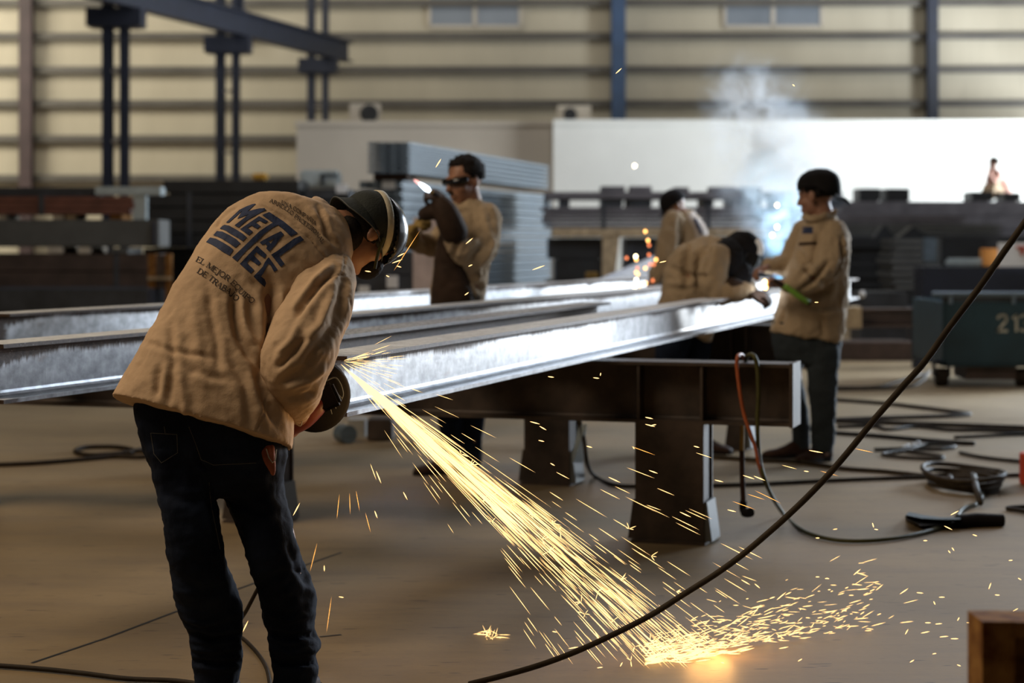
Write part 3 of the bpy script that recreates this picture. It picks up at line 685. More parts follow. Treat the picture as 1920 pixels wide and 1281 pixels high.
smooth_faces(bm); O('coiled_cable', bm, 'cable_br', None, 'heaped coil of brown welding cable on the floor near the right edge', 'cable coil')
# hoses over the trestle end
hy = 8.08
green = [P(1398, 676, 8.25), P(1404, 666, 8.15), P(1414, 668, hy), P(1420, 690, hy), P(1422, 740, hy), P(1420, 790, hy), P(1424, 860, hy), P(1440, 915, hy+.05)] + gp([(1470, 965), (1505, 995), (1550, 1010), (1600, 1015), (1660, 1012), (1710, 1004), (1760, 990), (1790, 975), (1802, 957), (1815, 950), (1830, 945), (1842, 930), (1838, 915)], .012)
cable('green_hose', 'olive green hose hung over the trestle end and curving over the floor to the coil', 'hose', green, .0095, 'hose_gr')
cable('orange_hose', 'orange hose hanging over the trestle end, left of the green one', 'hose', [P(1396, 674, 8.25), P(1390, 665, 8.15), P(1383, 670, hy-.01), P(1382, 690, hy-.01), P(1388, 740, hy-.01), P(1396, 780, hy-.01), P(1406, 810, hy-.02), P(1417, 842, hy-.02), P(1422, 868, hy-.02), P(1430, 895, hy-.01)], .0085, 'hose_or')
t = T('cutting_torch', 'slim cutting torch hanging head down below the trestle end', 'torch', P(1393, 790, 8.3))
bm = bmesh.new(); tube(bm, [P(1390, 700, 8.3), P(1392, 790, 8.3), P(1391, 845, 8.3)], .010, 10); O('brass_tube', bm, 'ochre', t)
bm = bmesh.new(); tube(bm, [P(1391, 845, 8.3), P(1392, 900, 8.3), P(1394, 945, 8.3)], .0115, 10); O('handle', bm, 'boot', t)
bm = bmesh.new(); tube(bm, catmull([P(1394, 940, 8.3), P(1393, 955, 8.3), P(1398, 962, 8.28), P(1408, 961, 8.25)], 4), [.016]*7+[.02]*6, 12); O('torch_head', bm, 'blackmat', t)
# clamp tool on the floor
t = T('welding_clamp', 'dark teal electrode clamp lying on the floor beside the green hose', 'clamp', G(1780, 975, 0))
bm = bmesh.new(); loft(bm, [[G(x, y, z) for x, y, z in q] for q in (((1698, 966, .06), (1704, 960, .06), (1704, 966, .0), (1697, 972, .0)), ((1728, 972, .055), (1733, 966, .055), (1733, 972, 0), (1727, 979, 0)), ((1762, 974, .05), (1764, 970, .05), (1764, 975, 0), (1762, 980, 0)), ((1800, 974, .05), (1802, 970, .05), (1802, 975, 0), (1800, 980, 0)))]); O('upper_jaw', bm, 'teal', t)
bm = bmesh.new(); loft(bm, [[G(x, y, z) for x, y, z in q] for q in (((1699, 972, .03), (1704, 968, .03), (1704, 974, .0), (1699, 978, .0)), ((1726, 985, .03), (1731, 979, .03), (1731, 984, 0), (1726, 989, 0)), ((1770, 985, .025), (1773, 981, .025), (1773, 985, 0), (1770, 989, 0)), ((1806, 983, .02), (1808, 980, .02), (1808, 983, 0), (1806, 986, 0)))]); O('lower_jaw', bm, 'darksteel', t)
bm = bmesh.new(); tube(bm, [G(1795, 978, .03), G(1830, 976, .03), G(1881, 976, .028)], [.03, .034, .028], 12); O('grip', bm, 'blackmat', t)
for i, (x, y) in enumerate(((1696, 838), (1702, 835), (1714, 833), (1722, 829))):
    bm = bmesh.new(); ell(bm, G(x, y, .008), (.016, .03, .008), seg=8); O('paper_scrap', bm, 'white', None, 'pale crumpled scrap among the cables right of the standing man', 'scrap', 'pale scraps among the cables')
t = T('steel_offcut', 'grey offcut with a shiny tube end under the beams right of the grinder', 'offcut', G(670, 822, 0))
O('offcut_block', B((lambda a, b: ((a.x, a.y, 0), (b.x, b.y+.25, .12)))(G(652, 822, 0), G(683, 822, 0))), 'concrete', t); O('tube_end', (lambda bm: (tube(bm, [G(640, 812, .06), G(654, 815, .06)], .06, 12), bm)[1])(bmesh.new()), 'galv', t)
bm = B((lambda a, b: ((a.x, a.y, 0), (b.x, b.y+.3, .14)))(G(688, 828, 0), G(735, 828, 0))); bevel(bm, .01); O('steel_block', bm, 'rust', None, 'dark rusty steel block under the beams at the start of the spark shower', 'block')
t = T('bright_plate', 'pale sheet steel plate leaning behind the second trestle leg', 'plate', G(1075, 900, 0))
bm = bmesh.new(); q = [G(1062, 902), G(1092, 893), P(1100, 795, 9.75), P(1085, 800, 9.95)]; loft(bm, [q, [p_+V((0, .02, 0)) for p_ in q]]); O('sheet', bm, 'palegalv', t)
# rusty channel close to the camera, lower right
t = T('rusty_channel', 'blurred rusty orange channel end close to the camera, lower right corner', 'steel channel', (P(1900, 1281, 3.3).x, 3.3, 0))
bm = bmesh.new(); a = P(1842, 1166, 3.3); w = .62; hh = .20
for q in (((a.x, 3.3, a.z-hh), (a.x+.056, 3.40, a.z)), ((a.x+.05, 3.3, a.z-.028), (a.x+w, 3.40, a.z-.001)), ((a.x+.05, 3.3, a.z-hh), (a.x+w, 3.40, a.z-hh+.02)), ((a.x+.05, 3.385, a.z-hh+.01), (a.x+w, 3.399, a.z-.01))): box(bm, *q)
bmesh.ops.transform(bm, matrix=Matrix.Translation(a) @ Matrix.Rotation(math.radians(1), 4, 'Z') @ Matrix.Translation(-a), verts=bm.verts)
O('channel_wall', bm, 'rust_or', t)
bm = B(((a.x+.25, 3.33, 0), (a.x+.4, 3.45, a.z-hh))); O('stand', bm, 'rust', t)
# floor joints
for k, pts in enumerate(([(60, 1243), (200, 1196), (340, 1143), (500, 1085), (640, 1036)], [(640, 1190), (600, 1194)])):
    bm = bmesh.new(); q = [G(x, y, .0015) for x, y in pts]
    for p0, p1 in zip(q, q[1:]):
        n = (p1-p0).cross(V((0, 0, 1))).normalized()*.006
        bm.faces.new([bm.verts.new(v) for v in (p0-n, p1-n, p1+n, p0+n)])
    o = O('trim_%d' % (20+k), bm, 'blacksteel', None, kind='structure')
# ------------------------------------------------------------------ people: shared builders
def rot_from(fwd, up):
    f = V(fwd).normalized(); u = V(up); u = (u-f*u.dot(f)).normalized(); r = f.cross(u)
    return Matrix(((r.x, f.x, u.x), (r.y, f.y, u.y), (r.z, f.z, u.z)))
def head(bm, c, fwd, up, s=1.0):
    R = rot_from(fwd, up); c = V(c)
    def e(x, y, z, a, b, d): ell(bm, c+R @ V((x, y, z))*s, (a*s, b*s, d*s), R)
    e(0, -.012, .032, .076, .096, .088); e(0, .03, -.045, .060, .066, .080); e(0, .062, -.100, .030, .026, .022)
    e(0, .088, .022, .048, .014, .012); e(0, .102, -.022, .013, .020, .024); e(0, .112, -.034, .016, .014, .011)
    e(0, .090, -.066, .026, .012, .007); e(0, .089, -.078, .023, .012, .008)
    for q in (-1, 1):
        e(q*.079, -.006, -.012, .011, .021, .033); e(q*.031, .082, .002, .013, .010, .008); e(q*.045, .055, -.035, .022, .028, .026)
    return R
def hand(bm, wrist, d, palm, curl=.5, s=1.0, side=1, thumb_close=.5):
    """five separate bent fingers; d: direction of the fingers, palm: direction the palm faces"""
    d = V(d).normalized(); p = V(palm); p = (p-d*p.dot(d)).normalized(); a = d.cross(p)*side; w = V(wrist)
    R = Matrix(((a.x, d.x, p.x), (a.y, d.y, p.y), (a.z, d.z, p.z)))
    ell(bm, w+d*.05*s, (.042*s, .056*s, .017*s), R); ell(bm, w+d*.075*s, (.040*s, .030*s, .016*s), R); ell(bm, w+d*.005*s, (.028*s, .03*s, .02*s), R)
    for i, (off, L, r) in enumerate(((-.030, .070, .0098), (-.010, .080, .0102), (.011, .074, .0098), (.030, .058, .0088))):
        b = w+d*(.092-.004*abs(i-1))*s+a*off*s; ang = 0; pts = [b-d*.02*s, b]
        for k, f in enumerate((.45, .32, .23)):
            ang += curl*(.9, 1.15, .8)[k]+.04*i
            b = b+(d*math.cos(ang)+p*math.sin(ang)+a*off*(.6-curl*.5))*L*f*s; pts.append(b)
        limb3(bm, pts, [r*1.05*s, r*s, r*.97*s, r*.92*s, r*.8*s], 10, 2)
    b = w+d*.022*s-a*.034*s
    t1 = b+(d*.55-a*(.75-.4*thumb_close)+p*.35*thumb_close)*.040*s; t2 = t1+(d*.8-a*(.25-.3*thumb_close)+p*.5*thumb_close)*.034*s; t3 = t2+(d*.85+a*.1*thumb_close+p*.5*thumb_close)*.024*s
    limb3(bm, [b+a*.012*s, b, t1, t2, t3], [.014*s, .014*s, .0125*s, .011*s, .009*s], 10, 2)
def hair_cap(c, R, s=1.0, amp=.006, low=-.02, front=.045, m='hair', scale=1.09):
    bm = bmesh.new(); ell(bm, (0, 0, 0), (1, 1, 1), seg=40)
    c = V(c); kill = []
    for v in bm.verts:
        p = V((v.co.x*.076*scale, v.co.y*.096*scale-.012, v.co.z*.088*scale+.032))
        if p.z < low + max(0, p.y)*1.1 or (p.y > front and p.z < .075): kill.append(v)
        n_ = noise.noise(V(v.co)*9)*amp+noise.noise(V(v.co)*24)*amp*.7
        v.co = c+R @ (p+p.normalized()*n_)*s
    bmesh.ops.delete(bm, geom=kill, context='VERTS')
    r = bmesh.ops.solidify(bm, geom=bm.faces[:], thickness=.006*s); smooth_faces(bm); return bm
def shoe(bm, heel, d, L=.28, h=.10, w=.05, ankle=None):
    d = V((d[0], d[1], 0)).normalized(); a = V((d.y, -d.x, 0)); H = V((heel[0], heel[1], 0)); rings = []
    for f, ww, hh in ((-.02, .55, .55), (.02, .85, .9), (.15, .92, 1.0), (.34, .88, .98), (.5, .98, .72), (.68, 1.08, .55), (.85, 1.0, .48), (.96, .7, .4), (1.0, .35, .28)):
        c = H+d*L*f; rg = []
        for q in range(20):
            u = 2*math.pi*q/20; cu, su = math.cos(u), math.sin(u)
            z = (.5+.5*math.copysign(abs(su)**.7, su))*h*hh; rg.append(c+a*math.copysign(abs(cu)**.75, cu)*w*ww+V((0, 0, z)))
        rings.append(rg)
    loft(bm, rings)
    if ankle is not None: limb3(bm, [H+d*.07+V((0, 0, .05)), V(ankle)], [.045, .05], 16)
def soles(bm_pts, h=.02): pass
def footwear(t, heel, d, ankle, m='boot', L=.28):
    bm = bmesh.new(); shoe(bm, heel, d, L, .10, .050, ankle); me = remesh(bm, .008, 3)
    o = O('boot', me, m, t)
    d = V((d[0], d[1], 0)).normalized(); a = V((d.y, -d.x, 0)); H = V((heel[0], heel[1], 0)); bm = bmesh.new()
    out = [(-.02, .5), (.1, .88), (.35, .86), (.6, 1.05), (.8, 1.06), (.95, .75), (1.01, .3)]
    ring = [H+d*L*f+a*.054*w for f, w in out]+[H+d*L*f-a*.054*w for f, w in reversed(out)]
    loft(bm, [ring, [p+V((0, 0, .02)) for p in ring]]); s_ = O('sole', bm, 'blackmat', o)
    return o
def sub(o, t): return o
def drape(bm2, me, off=.0016, miss=None):
    """lay a print, traced flat, onto the cloth: each corner moves along its own sight line to the surface"""
    bt = BVHTree.FromPolygons([v.co for v in me.vertices], [p.vertices for p in me.polygons]); e = V((0, 0, EYE)); lastd = 5.3
    for v in bm2.verts:
        d = (P(v.co.x, v.co.y, 5.0)-e).normalized(); h_ = bt.ray_cast(e, d)
        if h_[0] is None: h_ = bt.find_nearest(e+d*lastd)
        else: lastd = h_[3]
        v.co = h_[0]+h_[1]*off
    bmesh.ops.recalc_face_normals(bm2, faces=bm2.faces)
    return bm2
def grid_cut(bm, step):
    xs = [v.co.x for v in bm.verts]; ys = [v.co.y for v in bm.verts]
    x = min(xs)+step
    while x < max(xs):
        bmesh.ops.bisect_plane(bm, geom=bm.verts[:]+bm.edges[:]+bm.faces[:], plane_co=(x, 0, 0), plane_no=(1, 0, 0)); x += step
    y = min(ys)+step
    while y < max(ys):
        bmesh.ops.bisect_plane(bm, geom=bm.verts[:]+bm.edges[:]+bm.faces[:], plane_co=(0, y, 0), plane_no=(0, 1, 0)); y += step
    bmesh.ops.triangulate(bm, faces=bm.faces[:])

# serif stroke letters, unit height: list of (polyline, thick?)
def arc(cx, cy, rx, ry, a0, a1, n=10): return [(cx+rx*math.cos(math.radians(a0+(a1-a0)*i/n)), cy+ry*math.sin(math.radians(a0+(a1-a0)*i/n))) for i in range(n+1)]
def ser(x, y, w=.2): return ([(x-w/2, y), (x+w/2, y)], 0)
GL = {
 'E': (.62, [([(.12, 0), (.12, 1)], 1), ([(0, 0), (.56, 0), (.6, .24)], 0), ([(0, 1), (.54, 1), (.56, .78)], 0), ([(.12, .52), (.42, .52)], 0), ([(.42, .4), (.42, .64)], 0)]),
 'L': (.58, [([(.12, 0), (.12, 1)], 1), ([(0, 0), (.52, 0), (.56, .26)], 0), ser(.12, 1, .26)]),
 'M': (.92, [([(.1, 0), (.12, 1)], 0), ([(.12, 1), (.44, .06)], 1), ([(.44, .06), (.78, 1)], 0), ([(.8, 1), (.8, 0)], 1), ser(.1, 0), ser(.8, 0, .24), ser(.08, 1, .16), ser(.84, 1, .16)]),
 'J': (.42, [([(.26, 1), (.26, .0), (.18, -.2), (0, -.2)], 1), ser(.26, 1, .26)]),
 'O': (.80, [(arc(.38, .5, .34, .5, 0, 360, 18), .6)]),
 'R': (.74, [([(.12, 0), (.12, 1)], 1), ([(0, 1), (.4, 1)], 0), (arc(.36, .75, .2, .25, 90, -90, 8), .8), ([(.12, .5), (.36, .5)], 0), ([(.36, .5), (.66, 0)], 1), ser(.12, 0, .24), ser(.68, 0, .12)]),
 'Q': (.82, [(arc(.38, .5, .34, .5, 0, 360, 18), .6), ([(.4, .02), (.56, -.18), (.74, -.2)], .7)]),
 'U': (.78, [([(.12, 1), (.12, .3)]+arc(.36, .3, .24, .3, 180, 360, 8)+[(.6, 1)], .7), ser(.12, 1, .24), ser(.6, 1, .2)]),
 'I': (.34, [([(.14, 0), (.14, 1)], 1), ser(.14, 0, .28), ser(.14, 1, .28)]),
 'P': (.64, [([(.12, 0), (.12, 1)], 1), ([(0, 1), (.36, 1)], 0), (arc(.34, .73, .22, .27, 90, -90, 8), .8), ([(.12, .46), (.34, .46)], 0), ser(.12, 0, .26)]),
 'D': (.78, [([(.12, 0), (.12, 1)], 1), ([(0, 1), (.32, 1)], 0), ([(0, 0), (.32, 0)], 0), (arc(.32, .5, .36, .5, 90, -90, 10), .8)]),
 'T': (.66, [([(.31, 0), (.31, 1)], 1), ([(.0, .76), (.03, 1), (.59, 1), (.62, .76)], 0), ser(.31, 0, .26)]),
 'A': (.76, [([(.06, 0), (.34, 1)], 0), ([(.34, 1), (.62, 0)], 1), ([(.15, .34), (.52, .34)], 0), ser(.06, 0), ser(.64, 0, .24)]),
 'B': (.68, [([(.12, 0), (.12, 1)], 1), ([(0, 1), (.34, 1)], 0), ([(0, 0), (.36, 0)], 0), ([(.12, .53), (.34, .53)], 0), (arc(.32, .765, .2, .235, 90, -90, 8), .8), (arc(.34, .265, .24, .265, 90, -90, 8), .8)]),
 'C': (.72, [(arc(.38, .5, .34, .5, 45, 315, 14), .7), ([(.62, .72), (.62, .98)], 0)]),
 'N': (.80, [([(.12, 0), (.12, 1)], 0), ([(.1, 1), (.64, 0)], 1), ([(.64, 0), (.64, 1)], 0), ser(.12, 0), ser(.64, 1)]),
 'S': (.54, [([(.44, .8), (.4, .97), (.24, 1), (.08, .9), (.08, .7), (.24, .56), (.42, .42), (.46, .2), (.34, .02), (.18, 0), (.05, .06), (.03, .24)], .7)]),
 'F': (.58, [([(.12, 0), (.12, 1)], 1), ([(0, 1), (.54, 1), (.56, .78)], 0), ([(.12, .52), (.42, .52)], 0), ser(.12, 0, .26)]),
 ' ': (.34, []),
}
GL['\u00d1'] = (.80, GL['N'][1]+[([(.18, 1.14), (.3, 1.2), (.44, 1.13), (.56, 1.19)], 0)])
def write(bm, text, base, hgt, slant=0.0, thick=.15, thin=.075, squeeze=None):
    """text along a base polyline in photo pixels; the letters stand on its left side"""
    pts = catmull([V((x, y, 0)) for x, y in base], 6); cum = [0]
    for a, b in zip(pts, pts[1:]): cum.append(cum[-1]+(b-a).length)
    tw = sum(GL[c][0] for c in text); k = cum[-1]/tw; 
    def at(s_):
        s_ = min(max(s_, 0), cum[-1]-1e-6); i = max(j for j in range(len(cum)-1) if cum[j] <= s_); f = (s_-cum[i])/(cum[i+1]-cum[i])
        j0 = max(0, i-3); j1 = min(len(pts)-1, i+4); tg = (pts[j1]-pts[j0]).normalized(); return pts[i].lerp(pts[i+1], f), tg
    x = 0
    for ch in text:
        w, st = GL[ch]; o_, tg = at((x+w*.45)*k); up = V((tg.y, -tg.x, 0))
        for pl, th in st:
            wd = thin+(thick-thin)*th
            def fn(u, v): 
                q = o_+tg*((u-w*.45)*k+v*slant*hgt)+up*(v*hgt); return (q.x, q.y, 0)
            # stroke width measured in letter units; u is scaled so strokes keep their weight
            pp = [(u, v) for u, v in pl]
            for (u0, v0), (u1, v1) in zip(pp, pp[1:]):
                a = V(fn(u0, v0)); b = V(fn(u1, v1)); d = b-a
                if d.length < 1e-5: continue
                n_ = V((-d.y, d.x, 0)).normalized()*wd*hgt/2; e_ = d.normalized()*wd*hgt*.2
                bm.faces.new([bm.verts.new(p_) for p_ in (a-e_+n_, b+e_+n_, b+e_-n_, a-e_-n_)])
        x += w
# ------------------------------------------------------------------ the grinding man in front
FY = 5.35
t = T('person', 'person bent over the nearest beam, back lettered in blue, in dark jeans and hat, grinding', 'person', (P(430, 1320, FY).x, FY, 0))
man = t
# jacket: back and sleeve are cut separately and sewn together at the arm hole
bm = bmesh.new()
ringloft(bm, [((209, 745), (549, 842), 5.28, .175), ((238, 694), (552, 792), 5.30, .172), ((285, 613), (545, 724), 5.35, .160), ((345, 504), (566, 640), 5.42, .150), ((388, 438), (604, 576), 5.47, .142),
              ((420, 402), (636, 528), 5.52, .132), ((468, 379), (652, 500), 5.56, .118), ((536, 383), (650, 486), 5.60, .100), ((590, 391), (646, 474), 5.63, .085), ((606, 390), (644, 466), 5.64, .075)], 32, 2.5)
limb(bm, [(452, 428, 5.58, .060), (445, 432, 5.61, .060), (470, 500, 5.66, .062), (530, 600, 5.65, .060), (565, 680, 5.60, .052), (588, 706, 5.57, .042)], 16)
cp = []
for a in range(-30, 260, 12):
    u = math.radians(a); L = P(603, 384, 5.62); R_ = P(648, 478, 5.62); c = (L+R_)/2; ax = (R_-L)/2*1.06
    cp.append(c+ax*math.cos(u)+V((-.15, -1, .25)).normalized()*.088*math.sin(u))
tube(bm, cp, .015, 8, flat=2.0)
me = remesh(bm, .0058, 5)
wrinkle(me, .0048, 5.5, 3.1, (1, 1, .6)); wrinkle(me, .0026, 19, 9.2)
sculpt(me, [
 ([(474, 379), (509, 394), (546, 416), (583, 450), (612, 487), (643, 489)], 1.8, -.0035),
 ([(214, 738), (300, 782), (400, 812), (480, 829), (545, 832)], 1.8, -.003), ([(505, 735), (496, 770), (478, 814)], 2.0, -.004),
 ([(438, 545), (440, 590), (447, 630), (466, 665), (488, 690)], 8, -.016), ([(452, 560), (458, 610), (476, 650)], 9, .010), ([(505, 530), (511, 580), (511, 630), (506, 668), (496, 700)], 12, -.034), ([(520, 550), (526, 600)], 8, .008),
 ([(391, 543), (396, 590), (407, 640), (410, 700)], 8, -.008), ([(360, 560), (372, 640), (380, 720)], 12, .006), ([(320, 600), (325, 680), (312, 770)], 8, -.008), ([(300, 690), (294, 745)], 7, -.008), ([(340, 700), (348, 790)], 8, .006),
 ([(270, 640), (310, 655), (345, 662), (400, 672)], 6, -.005), ([(350, 690), (390, 705), (430, 712)], 8, -.006), ([(430, 670), (460, 720), (470, 800)], 9, -.008), ([(478, 690), (495, 740), (520, 800)], 9, -.016),
 ([(405, 432), (414, 410), (430, 396), (450, 384)], 4, -.010), ([(400, 440), (420, 405), (452, 383)], 3, .004), ([(595, 388), (606, 410), (614, 440), (630, 460)], 5, -.010), ([(560, 395), (590, 420), (610, 450)], 8, -.006),
 ([(470, 520), (500, 560), (512, 585)], 9, -.008), ([(545, 560), (530, 600), (520, 640)], 9, -.016)])
bm = bmesh.new()
limb(bm, [(618, 508, 5.51, .072), (602, 545, 5.43, .092), (585, 596, 5.33, .100), (564, 655, 5.24, .098), (552, 698, 5.22, .090), (556, 738, 5.28, .068), (559, 772, 5.36, .040)], 22)
ms = remesh(bm, .0058, 4); wrinkle(ms, .009, 6, 7.7, (1, 1, .8)); wrinkle(ms, .0026, 19, 2.2)
sculpt(ms, [([(647, 470), (646, 492), (641, 515), (650, 517), (667, 522)], 1.8, -.0035), ([(641, 515), (610, 520), (585, 540)], 1.8, -.003),
 ([(630, 505), (600, 530), (572, 565), (550, 600)], 7, -.014), ([(622, 500), (590, 528), (560, 570)], 7, .009), ([(644, 516), (640, 560), (626, 610), (600, 650)], 9, -.010), ([(656, 530), (655, 580), (643, 630)], 8, .006), ([(560, 610), (545, 640), (520, 665)], 7, .010), ([(575, 630), (552, 660), (520, 690)], 6, -.012),
 ([(600, 640), (570, 690), (520, 722)], 8, -.010), ([(612, 690), (580, 715), (540, 728)], 7, .009), ([(590, 735), (565, 745), (535, 745)], 6, -.009), ([(620, 560), (600, 610), (570, 640)], 8, .008)])
bj = bmesh.new(); bj.from_mesh(me); bj.from_mesh(ms); bpy.data.meshes.remove(ms); bt_ = me; me = bpy.data.meshes.new('jacket'); bj.to_mesh(me); bj.free(); smooth(me)
jacket = O('jacket', me, 'jacket', t)
# print on the back
def cv(pts, x0, y0, s=16.0): return [(x0+x/s, y0+y/s) for x, y in pts]
A_ = lambda p: cv(p, 380, 370); B_ = lambda p: cv(p, 380, 420); C_ = lambda p: cv(p, 460, 390); D_ = lambda p: cv(p, 440, 460)
polys = [
 A_([(700, 770), (900, 580), (1100, 390), (1300, 290), (1500, 215), (1600, 205), (1340, 440), (1500, 390), (1700, 345), (1850, 335), (1900, 385), (1700, 490), (1500, 600), (1300, 720), (1080, 915), (955, 850), (1150, 700), (1390, 515), (1040, 655), (1200, 400), (1000, 590), (780, 775)]),
 C_([(410, 255), (680, 410), (590, 470), (415, 385), (305, 440), (455, 550), (355, 635), (185, 535), (65, 600), (225, 715), (105, 826)])+[(450, 430.3)],
 C_([(715, 130), (900, 250), (1150, 415), (1350, 580), (1570, 765), (1360, 860), (1200, 705), (1080, 600), (970, 520), (800, 610), (560, 790), (350, 1000), (50, 1270)])+B_([(1030, 1130), (880, 1015), (1200, 720), (1500, 420), (1700, 230), (1920, 75)])+C_([(825, 450), (500, 220)]),
 C_([(1060, 705), (1155, 800), (1000, 980), (870, 1160), (715, 1315), (624, 1226), (655, 1150), (596, 1095), (692, 1017), (755, 1080), (870, 930), (688, 1013), (580, 1090), (500, 1115), (425, 1045), (550, 960), (800, 830)]),
 C_([(1640, 845), (1755, 965), (1550, 1080), (1300, 1270)])+D_([(1550, 190), (1345, 350), (1495, 570), (1380, 660), (1090, 290), (1300, 160), (1460, 40)])+C_([(1450, 930)]),
 D_([(665, 20), (955, 285), (890, 395), (645, 215), (570, 310), (785, 530), (705, 610), (455, 430), (365, 535), (585, 750), (490, 855), (150, 565)]),
 D_([(1020, 365), (1285, 740), (1180, 810), (1060, 590), (1000, 570), (940, 660), (890, 790), (790, 940), (890, 1020), (935, 1140), (890, 1260), (565, 935), (700, 800), (840, 650), (900, 520), (960, 430)]),
 B_([(520, 145), (600, 65), (660, 35), (800, 60), (1000, 170), (1200, 300), (1325, 405), (1205, 525), (1050, 420), (850, 310), (700, 210), (600, 165)]),
 B_([(320, 345), (430, 220), (600, 240), (800, 340), (1000, 460), (1135, 585), (985, 715), (800, 590), (600, 460), (450, 385)]),
 B_([(110, 555), (230, 415), (400, 450), (600, 555), (800, 680), (930, 780), (810, 955), (600, 840), (400, 700), (210, 592)])]
bm = bmesh.new()
for pl in polys: bm.faces.new([bm.verts.new((x, y, 0)) for x, y in pl])
bm.normal_update(); bmesh.ops.triangulate(bm, faces=bm.faces[:], quad_method='BEAUTY', ngon_method='EAR_CLIP'); grid_cut(bm, 4.0); drape(bm, me)
sub(O('company_logo', bm, 'logoblue', jacket), t)
Fq = lambda p: cv(p, 355, 470, 12.8); Eq = lambda p: cv(p, 490, 365, 12.8)
for nm, txt, base, hg, sl in (('slogan_lettering', 'EL MEJOR EQUIPO', Fq([(150, 255), (330, 345), (480, 440), (610, 530), (750, 618), (870, 700), (960, 775), (1080, 885), (1170, 990), (1260, 1080), (1390, 1185), (1520, 1280)]), 9.8, .02),
                          ('slogan_lettering', 'DE TRABAJO', Fq([(180, 530), (330, 620), (480, 715), (640, 850), (750, 925), (860, 990), (940, 1040), (1020, 1100), (1110, 1225)]), 10.2, .02),
                          ('motto_lettering', 'UNA COMPA\u00d1IA', Eq([(470, 225), (600, 285), (730, 350), (860, 430), (1000, 525), (1120, 610), (1300, 745)]), 6.6, -.25),
                          ('motto_lettering', 'ARROLLO PROFESIONAL', Eq([(190, 180), (330, 245), (480, 330), (600, 395), (720, 495), (870, 615), (1000, 715), (1130, 810), (1240, 905), (1330, 1000), (1450, 1185)]), 6.8, -.15)):
    bm = bmesh.new(); write(bm, txt, base, hg, sl, .17, .09); grid_cut(bm, 7.0); drape(bm, me, .0014); sub(O(nm, bm, 'logoink', jacket), t)
# jeans
bm = bmesh.new()
ringloft(bm, [((262, 715), (530, 800), 5.32, .13), ((252, 760), (538, 850), 5.31, .135), ((262, 805), (531, 885), 5.31, .13), ((278, 850), (528, 915), 5.32, .115), ((300, 880), (515, 925), 5.33, .09)], 28, 2.5)
ringloft(bm, [((272, 825), (402, 862), 5.29, .105), ((283, 860), (398, 885), 5.29, .105), ((291, 905), (400, 912), 5.28, .098), ((305, 970), (413, 972), 5.26, .092), ((318, 1040), (417, 1038), 5.26, .088), ((329, 1095), (433, 1090), 5.29, .086), ((340, 1145), (453, 1142), 5.33, .086), ((352, 1185), (456, 1183), 5.35, .084),
              ((355, 1205), (453, 1203), 5.355, .080), ((361, 1232), (458, 1230), 5.36, .086), ((365, 1252), (453, 1250), 5.365, .082), ((370, 1280), (448, 1276), 5.37, .084)], 24, 2.3)
ringloft(bm, [((390, 850), (533, 880), 5.34, .105), ((405, 890), (533, 905), 5.34, .104), ((420, 935), (540, 942), 5.34, .098), ((444, 980), (550, 985), 5.33, .092), ((460, 1025), (558, 1032), 5.32, .088), ((472, 1062), (571, 1075), 5.34, .086), ((484, 1108), (590, 1112), 5.37, .086), ((490, 1145), (592, 1150), 5.39, .086),
              ((501, 1178), (587, 1182), 5.40, .080), ((504, 1202), (599, 1208), 5.40, .086), ((506, 1226), (590, 1230), 5.40, .080), ((510, 1250), (598, 1254), 5.40, .086), ((514, 1280), (590, 1284), 5.40, .082)], 24, 2.3)
me = remesh(bm, .0075, 5); wrinkle(me, .009, 7, 1.3, (1, 1, .7)); wrinkle(me, .004, 20, 5.0, (.6, .6, 1.3))
sculpt(me, [([(352, 1188), (400, 1200), (455, 1190)], 6, -.018), ([(356, 1215), (400, 1222), (452, 1212)], 5, .010), ([(360, 1240), (410, 1246), (456, 1240)], 5, -.016), ([(345, 1160), (380, 1172), (420, 1160)], 5, .010), ([(500, 1186), (545, 1196), (590, 1190)], 6, -.019), ([(505, 1216), (550, 1226), (596, 1218)], 6, .012), ([(508, 1240), (550, 1246), (595, 1242)], 5, -.017), ([(500, 1150), (540, 1165), (588, 1150)], 6, .010),
 ([(480, 1100), (530, 1075), (570, 1070)], 8, -.008), ([(520, 1120), (560, 1100), (590, 1110)], 8, .007), ([(540, 1020), (555, 1060), (580, 1100)], 7, -.007), ([(430, 930), (480, 960), (540, 965)], 9, -.006), ([(390, 885), (376, 870), (368, 845)], 4, -.010), ([(389, 890), (395, 950), (405, 1000)], 5, -.007),
 ([(300, 920), (340, 940), (390, 935)], 9, -.005), ([(330, 1080), (380, 1110), (430, 1100)], 10, -.006), ([(420, 870), (470, 880), (525, 862)], 9, -.006), ([(340, 1150), (390, 1165), (450, 1150)], 8, .006)])
jeans = O('jeans', me, 'denim', t)
bm = bmesh.new()
for pl, w in (([(283, 812), (289, 851), (303, 868), (333, 849), (332, 815), (283, 812)], .12), ([(308, 800), (310, 812)], .12), ([(354, 800), (366, 830), (378, 862), (400, 872), (480, 868)], .10), ([(392, 905), (396, 950), (404, 990), (412, 1030)], .14)):
    stroke_quads(bm, pl, w*9, lambda u, v: (u, v, 0))
grid_cut(bm, 8.0); drape(bm, me, .0012); sub(O('pocket_stitching', bm, 'denimstitch', jeans), t)
